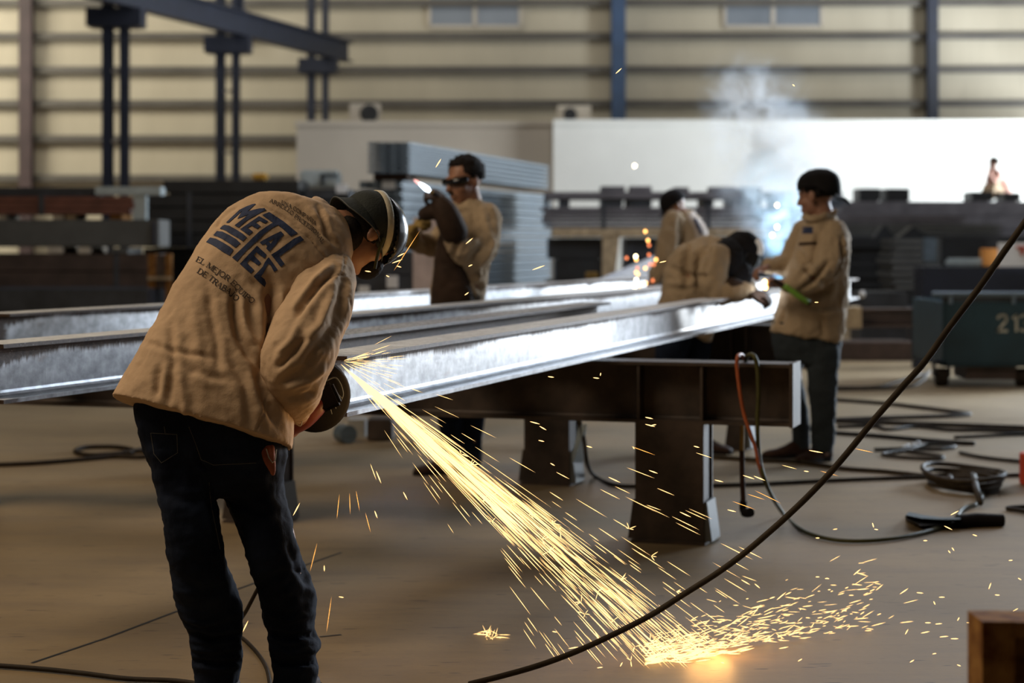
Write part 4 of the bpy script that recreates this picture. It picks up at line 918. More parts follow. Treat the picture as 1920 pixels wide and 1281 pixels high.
# body: one continuous figure inside the clothes
bm = bmesh.new(); hc = P(688, 437, 5.68); HS = .93; fwd = V((.52, .30, -.78)); up = V((.70, .42, .56))
R = head(bm, hc, fwd, up, HS)
limb3(bm, [P(585, 440, 5.60), P(630, 432, 5.64), P(668, 434, 5.67)], [.075, .062, .060])
limb(bm, [(400, 740, 5.34, .10), (430, 680, 5.38, .12), (490, 560, 5.45, .14), (560, 465, 5.55, .11), (600, 440, 5.6, .07)], 20)
limb(bm, [(606, 484, 5.53, .06), (588, 590, 5.34, .05), (554, 694, 5.24, .045), (556, 745, 5.30, .036), (560, 782, 5.40, .03)], 14)
limb(bm, [(452, 432, 5.60, .05), (470, 500, 5.66, .045), (530, 600, 5.65, .042), (568, 680, 5.60, .036), (590, 706, 5.57, .03)], 14)
limb(bm, [(345, 850, 5.30, .075), (365, 1000, 5.27, .065), (395, 1150, 5.33, .05), (410, 1275, 5.37, .042)], 14)
limb(bm, [(465, 880, 5.34, .075), (510, 1010, 5.33, .065), (545, 1150, 5.39, .05), (555, 1285, 5.41, .042)], 14)
hand(bm, P(560, 782, 5.41), P(546, 812, 5.46)-P(560, 782, 5.41), V((-.2, -.2, .9)), 1.0, .95, 1)
hand(bm, P(590, 708, 5.57), V((-.1, -.8, .15)), V((0, .3, -.9)), 1.0, .95, -1)
O('body', remesh(bm, .006, 3), 'skin', t)
# hat with rolled brim, elastic band and face shield
bm = hair_cap(hc, R, HS, .004, -.075, .03, scale=1.06); ell(bm, hc+R @ V((0, -.045, -.065)), (.072, .062, .062), R); smooth_faces(bm); O('hair', bm, 'hair', t)
def shell(rad, cen, keep, thick=.0025, seg=56):
    bm = bmesh.new(); ell(bm, (0, 0, 0), (1, 1, 1), seg=seg); kill = []
    for v in bm.verts:
        p = V((v.co.x*rad[0]+cen[0], v.co.y*rad[1]+cen[1], v.co.z*rad[2]+cen[2]))
        if not keep(p): kill.append(v)
        v.co = hc+R @ p*HS
    bmesh.ops.delete(bm, geom=kill, context='VERTS'); bmesh.ops.solidify(bm, geom=bm.faces[:], thickness=thick); smooth_faces(bm); return bm
hat = O('hat_crown', shell((.094, .112, .098), (0, -.012, .034), lambda p: p.z > .0-.25*p.y-.02), 'hatcloth', t)
bm = bmesh.new(); n = 64; rings = []
for rr, zz in ((.93, .016), (1.0, .0), (1.10, -.012), (1.22, -.026), (1.30, -.034), (1.305, -.036), (1.295, -.039), (1.20, -.031), (1.08, -.018), (.96, -.004)):
    rg = []
    for k in range(n):
        a = 2*math.pi*k/n; y = math.sin(a); bk = max(0, -y)
        fl = max(0, min(1, (-y+.12)/.9))**1.1; f = rr if rr < 1.0 else 1.0+(rr-1.0)*fl*.95; z = (zz*1.15+.004*math.sin(3*a+1)*(rr-.93)*3)*fl
        p = V((math.cos(a)*.093*f, y*.112*f-.012, z-.25*(y*.112)-.006)); rg.append(hc+R @ p*HS)
    rings.append(rg)
fs = loft(bm, rings, False); 
vs = list(bm.verts)
for k in range(n):
    a, b = vs[k], vs[(k+1) % n]; c_, d_ = vs[(len(rings)-1)*n+(k+1) % n], vs[(len(rings)-1)*n+k]; bm.faces.new((d_, c_, b, a))
smooth_faces(bm); sub(O('hat_brim', bm, 'hatcloth', hat), t)
bm = bmesh.new(); pts = []
for k in range(65):
    a = 2*math.pi*k/64; y = math.sin(a); bk = max(0, -y); fl = max(0, min(1, (-y+.12)/.9))**1.1; f = 1+.30*fl*.95
    pts.append(hc+R @ V((math.cos(a)*.094*f, y*.113*f-.012, (-.036*1.15+.004*math.sin(3*a+1)*1.1)*fl-.25*(y*.112)-.006))*HS)
tube(bm, pts, .0016, 6); smooth_faces(bm); sub(O('brim_piping', bm, 'piping', hat), t)
def bandpt(a, off, w):
    # circle on the hat in the plane z = .060-.55y
    y = .108*math.sin(a); x = .098*math.cos(a); z = .052-.85*y
    p = V((x, y-.004, z)); q = V((x/.094, (p.y+.012)/.112, (z-.034)/.098)); q = q.normalized()*(1+off)
    return hc+R @ (V((q.x*.094, q.y*.112-.012, q.z*.098+.034))+V((0, .64, .76))*w)*HS
bm = bmesh.new(); 
loft(bm, [[bandpt(2*math.pi*k/72, o_, w) for k in range(72)] for o_, w in ((.02, -.011), (.045, -.010), (.05, 0), (.045, .010), (.02, .011))], False); smooth_faces(bm)
O('elastic_band', bm, 'band', t)
O('face_shield', shell((.104, .122, .116), (0, .002, .022), lambda p: p.z+.85*p.y > .064 and p.z > -.16, .003), 'blackgloss', t)
bm = bmesh.new(); ell(bm, hc+R @ V((0, .078, -.055)), (.050, .042, .047), R); O('dust_mask', bm, 'blackmat', t)
bm = bmesh.new(); tube(bm, catmull([hc+R @ V((q*.079, y, z)) for q, y, z in ((1, .075, -.075), (1.04, .045, -.04), (1.08, .02, .0))], 4), .005, 6); O('mask_strap', bm, 'hose_gr', t)
# trailing glove cuff
t_ = T('work_glove', 'rust red glove with pale trim tucked in the jeans pocket below the jacket hem', 'glove', P(508, 868, 5.2))
bm = bmesh.new(); 
for pts, r in (([(500, 836, 5.22), (504, 862, 5.19), (512, 889, 5.18)], [.012, .011, .006]), ([(508, 838, 5.22), (510, 866, 5.19), (513, 884, 5.18)], [.010, .010, .006]), ([(494, 838, 5.22), (499, 860, 5.19), (506, 880, 5.185)], [.010, .009, .005])):
    limb3(bm, [P(*p_) for p_ in pts], r, 10)
O('glove_fingers', remesh(bm, .003, 2), 'glovered', t_)
bm = bmesh.new(); tube(bm, [P(*p_) for p_ in ((499, 842, 5.19), (504, 858, 5.172), (511, 868, 5.165), (516, 863, 5.17), (518, 843, 5.19))], .0016, 6); O('trim_edge', bm, 'band', t_)
# boots
for hl, d, an in ((P(408, 1320, 5.31), (-.08, 1), P(409, 1275, 5.36)), (P(556, 1322, 5.34), (-.02, 1), P(554, 1280, 5.39))): footwear(t, (hl.x, hl.y), d, an, L=.25)

# angle grinder in his hands
gc = P(596, 746, 5.45); gn = V((.30, -.93, -.12)).normalized(); gx = V((gn.y, -gn.x, 0)).normalized()*-1; gx = gx if gx.x > 0 else -gx; gz = gn.cross(gx); gz = gz if gz.z > 0 else -gz
def gp3(u, v, w=0): return gc+gx*u+gz*v+gn*w        # u right, v up, w toward the viewer
t = T('angle_grinder', 'large red and black angle grinder throwing the shower of sparks', 'grinder', gc)
ra = .104; bm = bmesh.new(); n = 40
rings = []
for rr, w in ((.0, .0), (.55, .001), (.86, .001), (.96, -.004), (1.0, -.014), (1.0, -.040), (.965, -.040), (.965, -.016), (.5, -.012), (0.0, -.012)):
    rings.append([gp3(math.cos(2*math.pi*k/n)*ra*max(rr, .01)*.95, math.sin(2*math.pi*k/n)*ra*max(rr, .01), w) for k in range(n)])
loft(bm, rings); smooth_faces(bm); O('disc_guard', bm, 'blackmat', t)
bm = bmesh.new(); loft(bm, [[gp3(math.cos(2*math.pi*k/n)*.100, math.sin(2*math.pi*k/n)*.106, w) for k in range(n)] for w in (-.026, -.030)]); O('cutting_disc', bm, 'rust', t)
bm = bmesh.new(); limb3(bm, [gp3(-.150, -.122, .004), gp3(-.10, -.078, .014), gp3(-.052, -.044, .022), gp3(-.008, -.014, .020)], [.026, .036, .043, .034], 24)
O('motor_housing', remesh(bm, .005, 3), 'gred', t)
bm = bmesh.new(); box(bm, gp3(-.002, -.004, .03)-V((.03, .02, .035)), gp3(-.002, -.004, .03)+V((.03, .02, .035))); bmesh.ops.rotate(bm, cent=gp3(0, 0, .03), matrix=Matrix.Rotation(math.radians(-25), 3, 'Y'), verts=bm.verts); bevel(bm, .008); bmesh.ops.translate(bm, vec=gx*.022+gz*.012, verts=bm.verts); O('gear_head', bm, 'blackmat', t)
bm = bmesh.new(); tube(bm, catmull([gp3(.018, .050, .014), gp3(.045, .060, .013), gp3(.062, .040, .012), gp3(.070, .012, .011), gp3(.066, -.004, .011)], 5), .0022, 6); tube(bm, catmull([gp3(.066, .0, .013), gp3(.05, .012, .014), (gp3(.042, -.006, .014)), gp3(.05, -.03, .012)], 5), .0022, 6); tube(bm, [gp3(.005, .055, .014), gp3(.030, -.02, .02), gp3(.038, -.045, .014)], .0018, 6); O('guard_lever', bm, 'greysteel', t)
bm = bmesh.new(); limb3(bm, [gp3(-.15, -.122, .0), gp3(-.185, -.142, -.004), gp3(-.225, -.150, -.01)], [.026, .022, .02], 16); O('rear_handle', bm, 'blackmat', t)
bm = bmesh.new(); limb3(bm, [gp3(-.01, .03, -.06), gp3(-.01, .05, -.12)], [.015, .017], 12); O('side_handle', bm, 'blackmat', t)
q = gp3(-.225, -.15, -.01)
bm = bmesh.new(); tube(bm, catmull([q, q+V((-.06, .08, -.12)), P(520, 1000, 5.75), P(470, 1130, 5.8)]+[G(440, 1180, .02)+V((0, -.1, 0)), G(452, 1195, .008), G(480, 1222, .008), G(500, 1255, .008), G(508, 1300, .008)], 6), .006, 8); smooth_faces(bm); O('power_cord', bm, 'cable', t)
# cuff glove trim
bm = bmesh.new(); tube(bm, catmull([P(540, 776, 5.36), P(549, 788, 5.34), P(563, 799, 5.33), P(566, 785, 5.34), P(561, 768, 5.37)], 5), .0017, 6); sub(O('cuff_trim', bm, 'band', man), man)
# ------------------------------------------------------------------ the other workers
def make_jacket(t, build, strokes, m='jacket_far', vox=.010, w1=.010):
    bm = bmesh.new(); build(bm); me = remesh(bm, vox, 4); wrinkle(me, w1*1.5, 6, random.random()*9, (1, 1, .7)); wrinkle(me, w1*.6, 16, 4)
    if strokes: sculpt(me, [(a_, b_, c_*1.7) for a_, b_, c_ in strokes])
    return O('jacket', me, m, t)

# torch man
TY = 10.75
t = T('person', 'person in dark glasses and leather apron, standing behind the beams and raising a lit torch', 'person', G(868, 885))
def jk(bm):
    ringloft(bm, [((806, 600), (905, 600), TY, .14), ((810, 560), (908, 558), TY, .15), ((812, 510), (918, 505), TY, .15), ((818, 465), (932, 455), TY, .15), ((828, 430), (938, 420), TY, .14), ((842, 402), (930, 396), TY, .12), ((852, 388), (912, 382), TY, .09), ((856, 376), (903, 370), TY, .07)], 28)
    limb(bm, [(912, 404, TY-.02, .078), (912, 440, TY-.10, .088), (895, 474, TY-.20, .086), (868, 470, TY-.27, .074), (850, 446, TY-.30, .060)], 18)
    limb(bm, [(850, 410, TY+.08, .07), (828, 450, TY+.18, .070), (800, 460, TY+.12, .068), (775, 446, TY+.02, .058)], 18)
    limb(bm, [(860, 370, TY+.05, .022), (852, 384, TY-.06, .022), (872, 392, TY-.10, .020), (896, 376, TY-.02, .022)], 10)
make_jacket(t, jk, [([(845, 430), (870, 445), (900, 440)], 6, -.014), ([(880, 490), (905, 460), (915, 425)], 7, -.012), ([(895, 500), (915, 480), (928, 450)], 6, .012), ([(870, 505), (890, 530), (905, 545)], 6, -.014), ([(900, 510), (890, 535)], 5, .012), ([(790, 440), (805, 460), (806, 478)], 5, -.010), ([(860, 450), (850, 480)], 5, -.012), ([(885, 400), (890, 420)], 5, -.008), ([(905, 395), (915, 430), (905, 465)], 6, .008)])
bm = bmesh.new()
ringloft(bm, [((801, 640), (896, 636), TY-.06, .13), ((808, 560), (894, 556), TY-.07, .13), ((812, 500), (874, 505), TY-.08, .12), ((818, 465), (856, 470), TY-.09, .11), ((828, 430), (848, 432), TY-.08, .10)], 24)
me = remesh(bm, .010, 4); wrinkle(me, .008, 8, 2); apron = O('apron', me, 'leather', t)
bm = bmesh.new(); tube(bm, [P(889, 556, TY-.17), P(893, 575, TY-.17)], .006, 6); tube(bm, [P(896, 553, TY-.16), P(899, 574, TY-.16)], .005, 6); O('apron_tie', bm, 'blackmat', apron)
bm = bmesh.new()
ringloft(bm, [((808, 590), (908, 590), TY, .13), ((810, 650), (910, 650), TY, .13), ((822, 700), (905, 700), TY, .11)], 20)
limb(bm, [(838, 680, TY, .09), (842, 770, TY-.03, .075), (850, 835, TY, .062), (852, 868, TY, .06)], 16); limb(bm, [(888, 680, TY+.05, .09), (884, 770, TY+.02, .075), (885, 835, TY+.05, .062), (886, 866, TY+.05, .06)], 16)
me = remesh(bm, .011, 4); wrinkle(me, .008, 9, 6); O('trousers', me, 'denim', t)
bm = bmesh.new(); hc = P(872, 338, TY-.01); fw = V((-.78, -.60, -.16)); R = head(bm, hc, fw, V((-.05, 0, 1)), 1.10)
limb3(bm, [P(884, 395, TY+.02), P(880, 372, TY), P(876, 350, TY)], [.075, .066, .06], 16)
limb(bm, [(868, 560, TY, .12), (875, 470, TY, .12), (880, 420, TY, .12), (882, 395, TY, .08)], 16)
limb(bm, [(912, 406, TY-.02, .05), (908, 450, TY-.12, .045), (868, 464, TY-.26, .04), (842, 420, TY-.32, .035), (832, 396, TY-.34, .03)], 12)
limb(bm, [(850, 412, TY+.08, .05), (828, 450, TY+.18, .045), (775, 444, TY+.02, .036), (768, 434, TY, .03)], 12)
limb(bm, [(846, 680, TY, .06), (846, 780, TY-.02, .05), (852, 868, TY, .04)], 12); limb(bm, [(885, 680, TY+.05, .06), (884, 780, TY+.02, .05), (886, 868, TY+.05, .04)], 12)
body = O('body', remesh(bm, .0075, 3), 'skin', t)
O('hair', hair_cap(hc, R, 1.12, .012, -.01, .05), 'hair', t)
bm = bmesh.new(); ell(bm, hc+R @ V((0, .062, -.112)), (.030, .026, .026), R, 12); ell(bm, hc+R @ V((0, .112, -.058)), (.028, .010, .006), R, 12); O('beard', bm, 'hair', t)
bm = bmesh.new(); pts = [hc+R @ V((.090*math.sin(a)*1.04, .113*math.cos(a)+.004, .008-.004*math.cos(a))) for a in [math.radians(x) for x in range(-72, 73, 8)]]
tube(bm, pts, [.010]+[.022]*6+[.016]*5+[.022]*6+[.010], 10, flat=1.0); smooth_faces(bm); gl = O('dark_glasses', bm, 'lens', t)
bm = bmesh.new()
for q in (-1, 1):
    bm = bmesh.new(); tube(bm, [hc+R @ V((q*.090, .035, .010)), hc+R @ V((q*.094, -.01, .012))], .005, 8); O('temple_arm', bm, 'lens', gl)
bm = bmesh.new(); hand(bm, P(838, 402, TY-.34), P(822, 374, TY-.36)-P(838, 402, TY-.34), V((-.7, .2, .2)), .95, 1.35, 1)
limb(bm, [(852, 436, TY-.32, .078), (843, 415, TY-.35, .074), (834, 396, TY-.36, .068), (826, 384, TY-.36, .058)], 14); limb(bm, [(832, 392, TY-.36, .050), (812, 396, TY-.34, .048), (796, 402, TY-.30, .040)], 12); O('gauntlet', remesh(bm, .007, 3), 'leather', t)
bm = bmesh.new(); hand(bm, P(772, 436, TY-.02), P(790, 408, TY-.12)-P(772, 436, TY-.02), V((.6, -.2, -.2)), .9, 1.15, -1)
limb(bm, [(770, 450, TY+.02, .06), (772, 434, TY-.02, .045)], 12); O('glove', remesh(bm, .007, 3), 'ochre', t)
footwear(t, P(858, 885, TY), (-.75, -.5), P(852, 855, TY)); footwear(t, P(890, 884, TY+.05), (-.75, -.5), P(886, 855, TY+.05))
t = T('cutting_torch', 'lit cutting torch with a blue white flame held up in the dark gauntlet', 'torch', P(822, 376, TY-.37))
bm = bmesh.new(); tube(bm, catmull([P(786, 412, TY-.14), P(800, 398, TY-.2), P(818, 384, TY-.36), P(822, 372, TY-.38), P(816, 365, TY-.39), P(808, 360, TY-.39)], 5), .010, 10); O('torch_tube', bm, 'blackmat', t)
bm = bmesh.new(); tube(bm, [P(812, 362, TY-.39), P(806, 358.5, TY-.39)], [.012, .008], 10); O('nozzle', bm, 'ochre', t)
bm = bmesh.new(); tube(bm, [P(806, 358.5, TY-.39), P(800, 354, TY-.39), P(792, 348, TY-.39), P(786, 344, TY-.39)], [.007, .014, .010, .006], 10); O('flame', bm, emis('flame_core', (.75, .87, 1, 1), 9), t)
bm = bmesh.new(); tube(bm, [P(787, 345, TY-.39), P(782, 341, TY-.39), P(776, 337, TY-.39)], [.006, .008, .002], 10); O('flame_tip', bm, emis('flame_pink', (1, .45, .40, 1), 2.2), t)

# standing right man
RY = 11.3
t = T('person', 'person standing at right in backwards black cap, tan jacket and blue jeans, looking away', 'person', G(1525, 866))
def jr(bm):
    ringloft(bm, [((1444, 622), (1578, 642), RY, .15), ((1450, 600), (1584, 622), RY, .155), ((1462, 560), (1590, 570), RY, .155), ((1476, 515), (1592, 515), RY, .15), ((1488, 475), (1593, 465), RY, .145), ((1498, 442), (1590, 438), RY, .13), ((1508, 420), (1576, 418), RY, .105), ((1519, 404), (1566, 398), RY, .075)], 28)
    limb(bm, [(1562, 430, RY-.05, .078), (1560, 470, RY-.13, .088), (1548, 508, RY-.20, .088), (1516, 522, RY-.24, .076), (1488, 532, RY-.26, .058), (1474, 536, RY-.27, .045)], 18)
    limb(bm, [(1508, 432, RY+.10, .07), (1492, 470, RY+.14, .068), (1476, 494, RY+.12, .062), (1455, 499, RY+.08, .050), (1442, 499, RY+.06, .042)], 16)
    limb(bm, [(1526, 396, RY+.05, .020), (1510, 408, RY-.05, .020), (1535, 408, RY-.10, .020), (1568, 395, RY-.03, .022)], 10)
jk = make_jacket(t, jr, [([(1500, 545), (1530, 520), (1555, 490)], 5, -.016), ([(1510, 500), (1525, 520), (1548, 530)], 5, -.014), ([(1578, 445), (1580, 490), (1565, 520)], 4, -.018), ([(1560, 520), (1545, 545), (1500, 560)], 7, -.010), ([(1500, 580), (1540, 590), (1580, 585)], 7, .008), ([(1535, 440), (1530, 480), (1520, 505)], 6, -.008), ([(1500, 470), (1515, 500), (1500, 520)], 5, -.010), ([(1470, 580), (1465, 610)], 5, -.008), ([(1540, 600), (1545, 630)], 5, -.008)], vox=.010)
bm = bmesh.new(); stroke_quads(bm, [(1508, 432), (1521, 432)], 13, lambda u, v: (u, v, 0)); grid_cut(bm, 4); drape(bm, jk.data, .003); O('chest_logo', bm, 'logoblue', jk)
bm = bmesh.new(); stroke_quads(bm, [(1500, 458), (1530, 456)], 6, lambda u, v: (u, v, 0)); grid_cut(bm, 4); drape(bm, jk.data, .003); O('pocket_flap', bm, 'leather', jk)
bm = bmesh.new()
ringloft(bm, [((1448, 600), (1582, 622), RY, .13), ((1447, 640), (1578, 650), RY, .13), ((1455, 672), (1572, 690), RY, .11)], 20)
ringloft(bm, [((1447, 640), (1515, 650), RY+.08, .10), ((1458, 690), (1502, 694), RY+.10, .085), ((1473, 740), (1509, 740), RY+.12, .075), ((1483, 790), (1518, 788), RY+.16, .068), ((1486, 838), (1518, 836), RY+.2, .062)], 18)
ringloft(bm, [((1500, 655), (1575, 655), RY-.02, .11), ((1512, 700), (1571, 700), RY-.03, .09), ((1517, 750), (1568, 750), RY-.04, .08), ((1520, 800), (1567, 800), RY-.03, .075), ((1522, 848), (1562, 848), RY-.03, .07)], 18)
me = remesh(bm, .010, 4); wrinkle(me, .010, 9, 3, (1, 1, 1.2)); O('jeans', me, 'denim_far', t)
bm = bmesh.new(); hc = P(1532, 366, RY); R = head(bm, hc, V((-.80, .58, -.12)), V((-.05, .05, 1)), 1.10)
limb3(bm, [P(1545, 412, RY), P(1541, 395, RY), P(1536, 375, RY)], [.07, .062, .058], 16)
limb(bm, [(1512, 640, RY, .11), (1530, 540, RY, .12), (1545, 460, RY, .12), (1545, 415, RY, .08)], 16)
limb(bm, [(1562, 432, RY-.05, .05), (1552, 505, RY-.19, .045), (1500, 528, RY-.25, .038), (1472, 536, RY-.27, .03)], 12)
limb(bm, [(1508, 434, RY+.10, .05), (1478, 490, RY+.12, .042), (1440, 499, RY+.06, .03)], 12)
limb(bm, [(1482, 650, RY+.08, .06), (1490, 740, RY+.12, .05), (1502, 836, RY+.2, .04)], 12); limb(bm, [(1538, 655, RY-.02, .06), (1542, 750, RY-.04, .05), (1542, 850, RY-.03, .04)], 12)
hand(bm, P(1474, 536, RY-.27), P(1452, 528, RY-.27)-P(1474, 536, RY-.27), V((.2, -.2, -1)), .85, 1.05, 1)
hand(bm, P(1441, 499, RY+.06), P(1428, 504, RY+.04)-P(1441, 499, RY+.06), V((.2, -.2, -1)), .7, 1.0, -1)
O('body', remesh(bm, .0075, 3), 'skin_far', t)
O('hair', hair_cap(hc, R, 1.11, .006, -.03, .04), 'hair', t)
bm = bmesh.new(); ell(bm, (0, 0, 0), (1, 1, 1), seg=40); kill = []
for v in bm.verts:
    p = V((v.co.x*.094, v.co.y*.114-.014, math.copysign(abs(v.co.z)**.72, v.co.z)*.098+.034))
    if p.z < .022+.10*max(0, p.y)-.35*max(0, -p.y): kill.append(v)
    v.co = hc+R @ (p+V((0, 0, .006*noise.noise(V(v.co)*5))))*1.17
bmesh.ops.delete(bm, geom=kill, context='VERTS'); bmesh.ops.solidify(bm, geom=bm.faces[:], thickness=.004); smooth_faces(bm); cap = O('cap_crown', bm, 'cap', t)
bm = bmesh.new(); rings = []
for f in (0, .35, .7, 1.0):
    rings.append([hc+R @ V((math.sin(a)*.075*(1-.25*f*f), -.108-.062*f*math.cos(a)**.6 if abs(a) < 1.55 else -.108, -.022-.055*f*abs(math.cos(a))))*1.17 for a in [math.radians(x) for x in range(-80, 81, 10)]])
vs = [[bm.verts.new(p_) for p_ in r_] for r_ in rings]
for r0, r1 in zip(vs, vs[1:]):
    for i in range(len(r0)-1): bm.faces.new((r0[i], r0[i+1], r1[i+1], r1[i]))
bmesh.ops.solidify(bm, geom=bm.faces[:], thickness=.005); smooth_faces(bm); O('cap_brim', bm, 'cap', cap)
a = P(1514, 858, RY+.22); footwear(t, (a.x, RY+.20), (-.95, -.25), P(1503, 825, RY+.2), L=.29); a = P(1550, 868, RY-.03); footwear(t, (a.x+.02, RY+.02), (-.75, -.62), P(1542, 835, RY-.03), L=.27)
t = T('welding_torch', 'green handled torch in the hand of the standing right man', 'torch', P(1475, 540, RY-.3))
bm = bmesh.new(); tube(bm, catmull([P(1470, 536, RY-.33), P(1490, 550, RY-.34), P(1505, 561, RY-.34), P(1515, 567, RY-.33)], 4), .017, 10); smooth_faces(bm); O('green_grip', bm, 'green', t)
bm = bmesh.new(); tube(bm, [P(1512, 565, RY-.33), P(1519, 570, RY-.33)], .016, 10); O('grip_end', bm, 'blackmat', t)
bm = bmesh.new(); tube(bm, catmull([P(1470, 536, RY-.33), P(1455, 527, RY-.31), P(1444, 524, RY-.26), P(1438, 532, RY-.2)], 4), .010, 8); smooth_faces(bm); O('torch_neck', bm, 'blackmat', t)

# bent welder
BY = 11.7
t = T('person', 'person bent low over the beam in a dark welding hood with a glinting visor', 'person', V((P(1262, 850, BY).x, BY, 0)))
def jb(bm):
    ringloft(bm, [((1232, 600), (1330, 640), BY, .15), ((1238, 555), (1345, 600), BY, .16), ((1246, 505), (1362, 565), BY, .17), ((1268, 468), (1372, 548), BY-.02, .17), ((1303, 449), (1384, 540), BY-.04, .165), ((1338, 443), (1392, 525), BY-.05, .13), ((1362, 450), (1396, 505), BY-.05, .09)], 28)
    limb(bm, [(1345, 480, BY-.18, .085), (1335, 520, BY-.26, .085), (1345, 548, BY-.28, .070), (1382, 548, BY-.28, .058), (1402, 545, BY-.28, .045)], 16)
    limb(bm, [(1366, 470, BY+.10, .08), (1385, 520, BY+.06, .07), (1405, 545, BY-.04, .055)], 14)
make_jacket(t, jb, [([(1290, 455), (1285, 500), (1290, 540)], 7, -.018), ([(1330, 450), (1325, 490), (1310, 540)], 7, -.012), ([(1255, 500), (1280, 515), (1330, 520)], 6, -.014), ([(1300, 470), (1300, 520)], 8, .014), ([(1250, 530), (1300, 535)], 6, .01)])
bm = bmesh.new(); limb(bm, [(1268, 590, BY, .13), (1255, 690, BY, .09), (1258, 780, BY+.02, .075), (1262, 840, BY, .065)], 16); limb(bm, [(1310, 600, BY+.1, .11), (1300, 700, BY+.12, .09), (1300, 790, BY+.14, .075), (1303, 838, BY+.12, .065)], 16)
O('trousers', remesh(bm, .011, 4), 'denim', t)
bm = bmesh.new(); hc = P(1388, 478, BY-.05); fw = V((.62, -.12, -.72)); R = head(bm, hc, fw, V((.70, -.1, .62)), 1.0)
limb3(bm, [P(1350, 480, BY-.05), P(1372, 478, BY-.05)], [.07, .06], 14); limb(bm, [(1280, 560, BY, .12), (1305, 500, BY, .13), (1345, 480, BY-.04, .11)], 16)
limb(bm, [(1345, 484, BY-.18, .05), (1337, 524, BY-.26, .045), (1402, 547, BY-.28, .032)], 12); limb(bm, [(1366, 472, BY+.1, .05), (1406, 546, BY-.04, .034)], 12)
limb(bm, [(1268, 590, BY, .07), (1258, 780, BY+.02, .05), (1262, 848, BY, .04)], 12); limb(bm, [(1308, 600, BY+.1, .07), (1300, 790, BY+.14, .05), (1303, 845, BY+.12, .04)], 12)
hand(bm, P(1403, 546, BY-.28), V((1, 0, -.25)), V((0, .4, -1)), .8, 1.0, 1); hand(bm, P(1406, 546, BY-.04), V((1, -.2, -.2)), V((0, 0, -1)), .8, 1.0, -1)
O('body', remesh(bm, .008, 3), 'skin_far', t)
for w_, d_, p_, sd in ((P(1401, 546, BY-.28), V((1, 0, -.25)), V((0, .4, -1)), 1), (P(1404, 546, BY-.04), V((1, -.2, -.2)), V((0, 0, -1)), -1)):
    bm = bmesh.new(); hand(bm, w_, d_, p_, .8, 1.2, sd); limb3(bm, [w_-d_.normalized()*.10, w_], [.062, .045], 12); O('glove', remesh(bm, .008, 2), 'leather', t)
bm = bmesh.new(); ell(bm, hc+R @ V((0, -.015, .02)), (.105, .122, .128), R, 28); ell(bm, P(1362, 492, BY-.10), (.13, .15, .15)); ell(bm, P(1384, 515, BY-.12), (.09, .12, .10)); me = remesh(bm, .008, 6); wrinkle(me, .010, 12, 2); O('hood', me, 'cap', t)
bm = bmesh.new(); rings = []
for z, f in ((.085, .72), (.04, .98), (-.02, 1.05), (-.08, 1.05), (-.14, .98), (-.19, .80)):
    rings.append([hc+R @ V((.105*f*math.sin(a), .118*f*math.cos(a)+.012, z)) for a in [math.radians(x) for x in range(-85, 86, 10)]])
vs = [[bm.verts.new(p_) for p_ in r_] for r_ in rings]
for r0, r1 in zip(vs, vs[1:]):
    for i in range(len(r0)-1): bm.faces.new((r0[i], r0[i+1], r1[i+1], r1[i]))
bmesh.ops.solidify(bm, geom=bm.faces[:], thickness=.004); smooth_faces(bm); vz = O('visor', bm, 'blackgloss', t)
bm = bmesh.new(); tube(bm, catmull([P(1419, 449, BY-.16), P(1425, 458, BY-.17), P(1427, 468, BY-.17), P(1424, 478, BY-.16)], 4), [.006]+[.018]*11+[.006], 10); smooth_faces(bm); O('visor_glint', bm, 'white', vz)  # white tube painted as the glint on the visor's edge
bm = bmesh.new(); tube(bm, catmull([P(1425, 478, BY-.16), P(1420, 495, BY-.16), P(1408, 512, BY-.16), P(1398, 526, BY-.15)], 4), .005, 8); smooth_faces(bm); O('visor_rim', bm, 'galv', vz)
footwear(t, (P(1262, 850, BY).x, BY+.02), (.6, -.6), P(1262, 820, BY)); footwear(t, (P(1303, 845, BY+.12).x, BY+.12), (.6, -.6), P(1303, 815, BY+.12))

# pale backed man
PY = 15.8
t = T('person', 'person with sunlit pale back and dark cap, stooping behind the bent welder', 'person', V((P(1295, 746, PY).x, PY, 0)))
def jp(bm):
    ringloft(bm, [((1252, 600), (1332, 600), PY, .16), ((1256, 545), (1332, 540), PY, .16), ((1256, 490), (1332, 480), PY, .16), ((1255, 445), (1326, 436), PY, .155), ((1258, 415), (1312, 408), PY, .14), ((1264, 399), (1295, 394), PY, .10)], 26)
    limb(bm, [(1264, 412, PY-.14, .085), (1252, 455, PY-.20, .085), (1242, 495, PY-.22, .075), (1228, 522, PY-.24, .055)], 16); limb(bm, [(1288, 412, PY+.16, .08), (1250, 470, PY+.24, .075), (1226, 515, PY+.1, .055)], 14)
jk = make_jacket(t, jp, [([(1276, 405), (1276, 450), (1268, 500)], 5, -.02)], vox=.013)
bm = bmesh.new(); stroke_quads(bm, [(1300, 404), (1311, 421), (1318, 445)], 25, lambda u, v: (u, v, 0)); grid_cut(bm, 4); drape(bm, jk.data, .005); lg = O('back_light_patch', bm, 'litback', jk)  # pale patch over the jacket in place of light falling on it
bm = bmesh.new(); stroke_quads(bm, [(1303, 412), (1308, 424), (1314, 438)], 6, lambda u, v: (u, v, 0)); grid_cut(bm, 4); drape(bm, jk.data, .008); O('back_logo', bm, 'logoblue', jk)
bm = bmesh.new(); limb(bm, [(1275, 590, PY-.06, .11), (1275, 680, PY-.06, .085), (1278, 735, PY-.04, .07)], 14); limb(bm, [(1312, 590, PY+.08, .11), (1312, 680, PY+.1, .085), (1312, 733, PY+.1, .07)], 14); O('trousers', remesh(bm, .014, 3), 'denim', t)
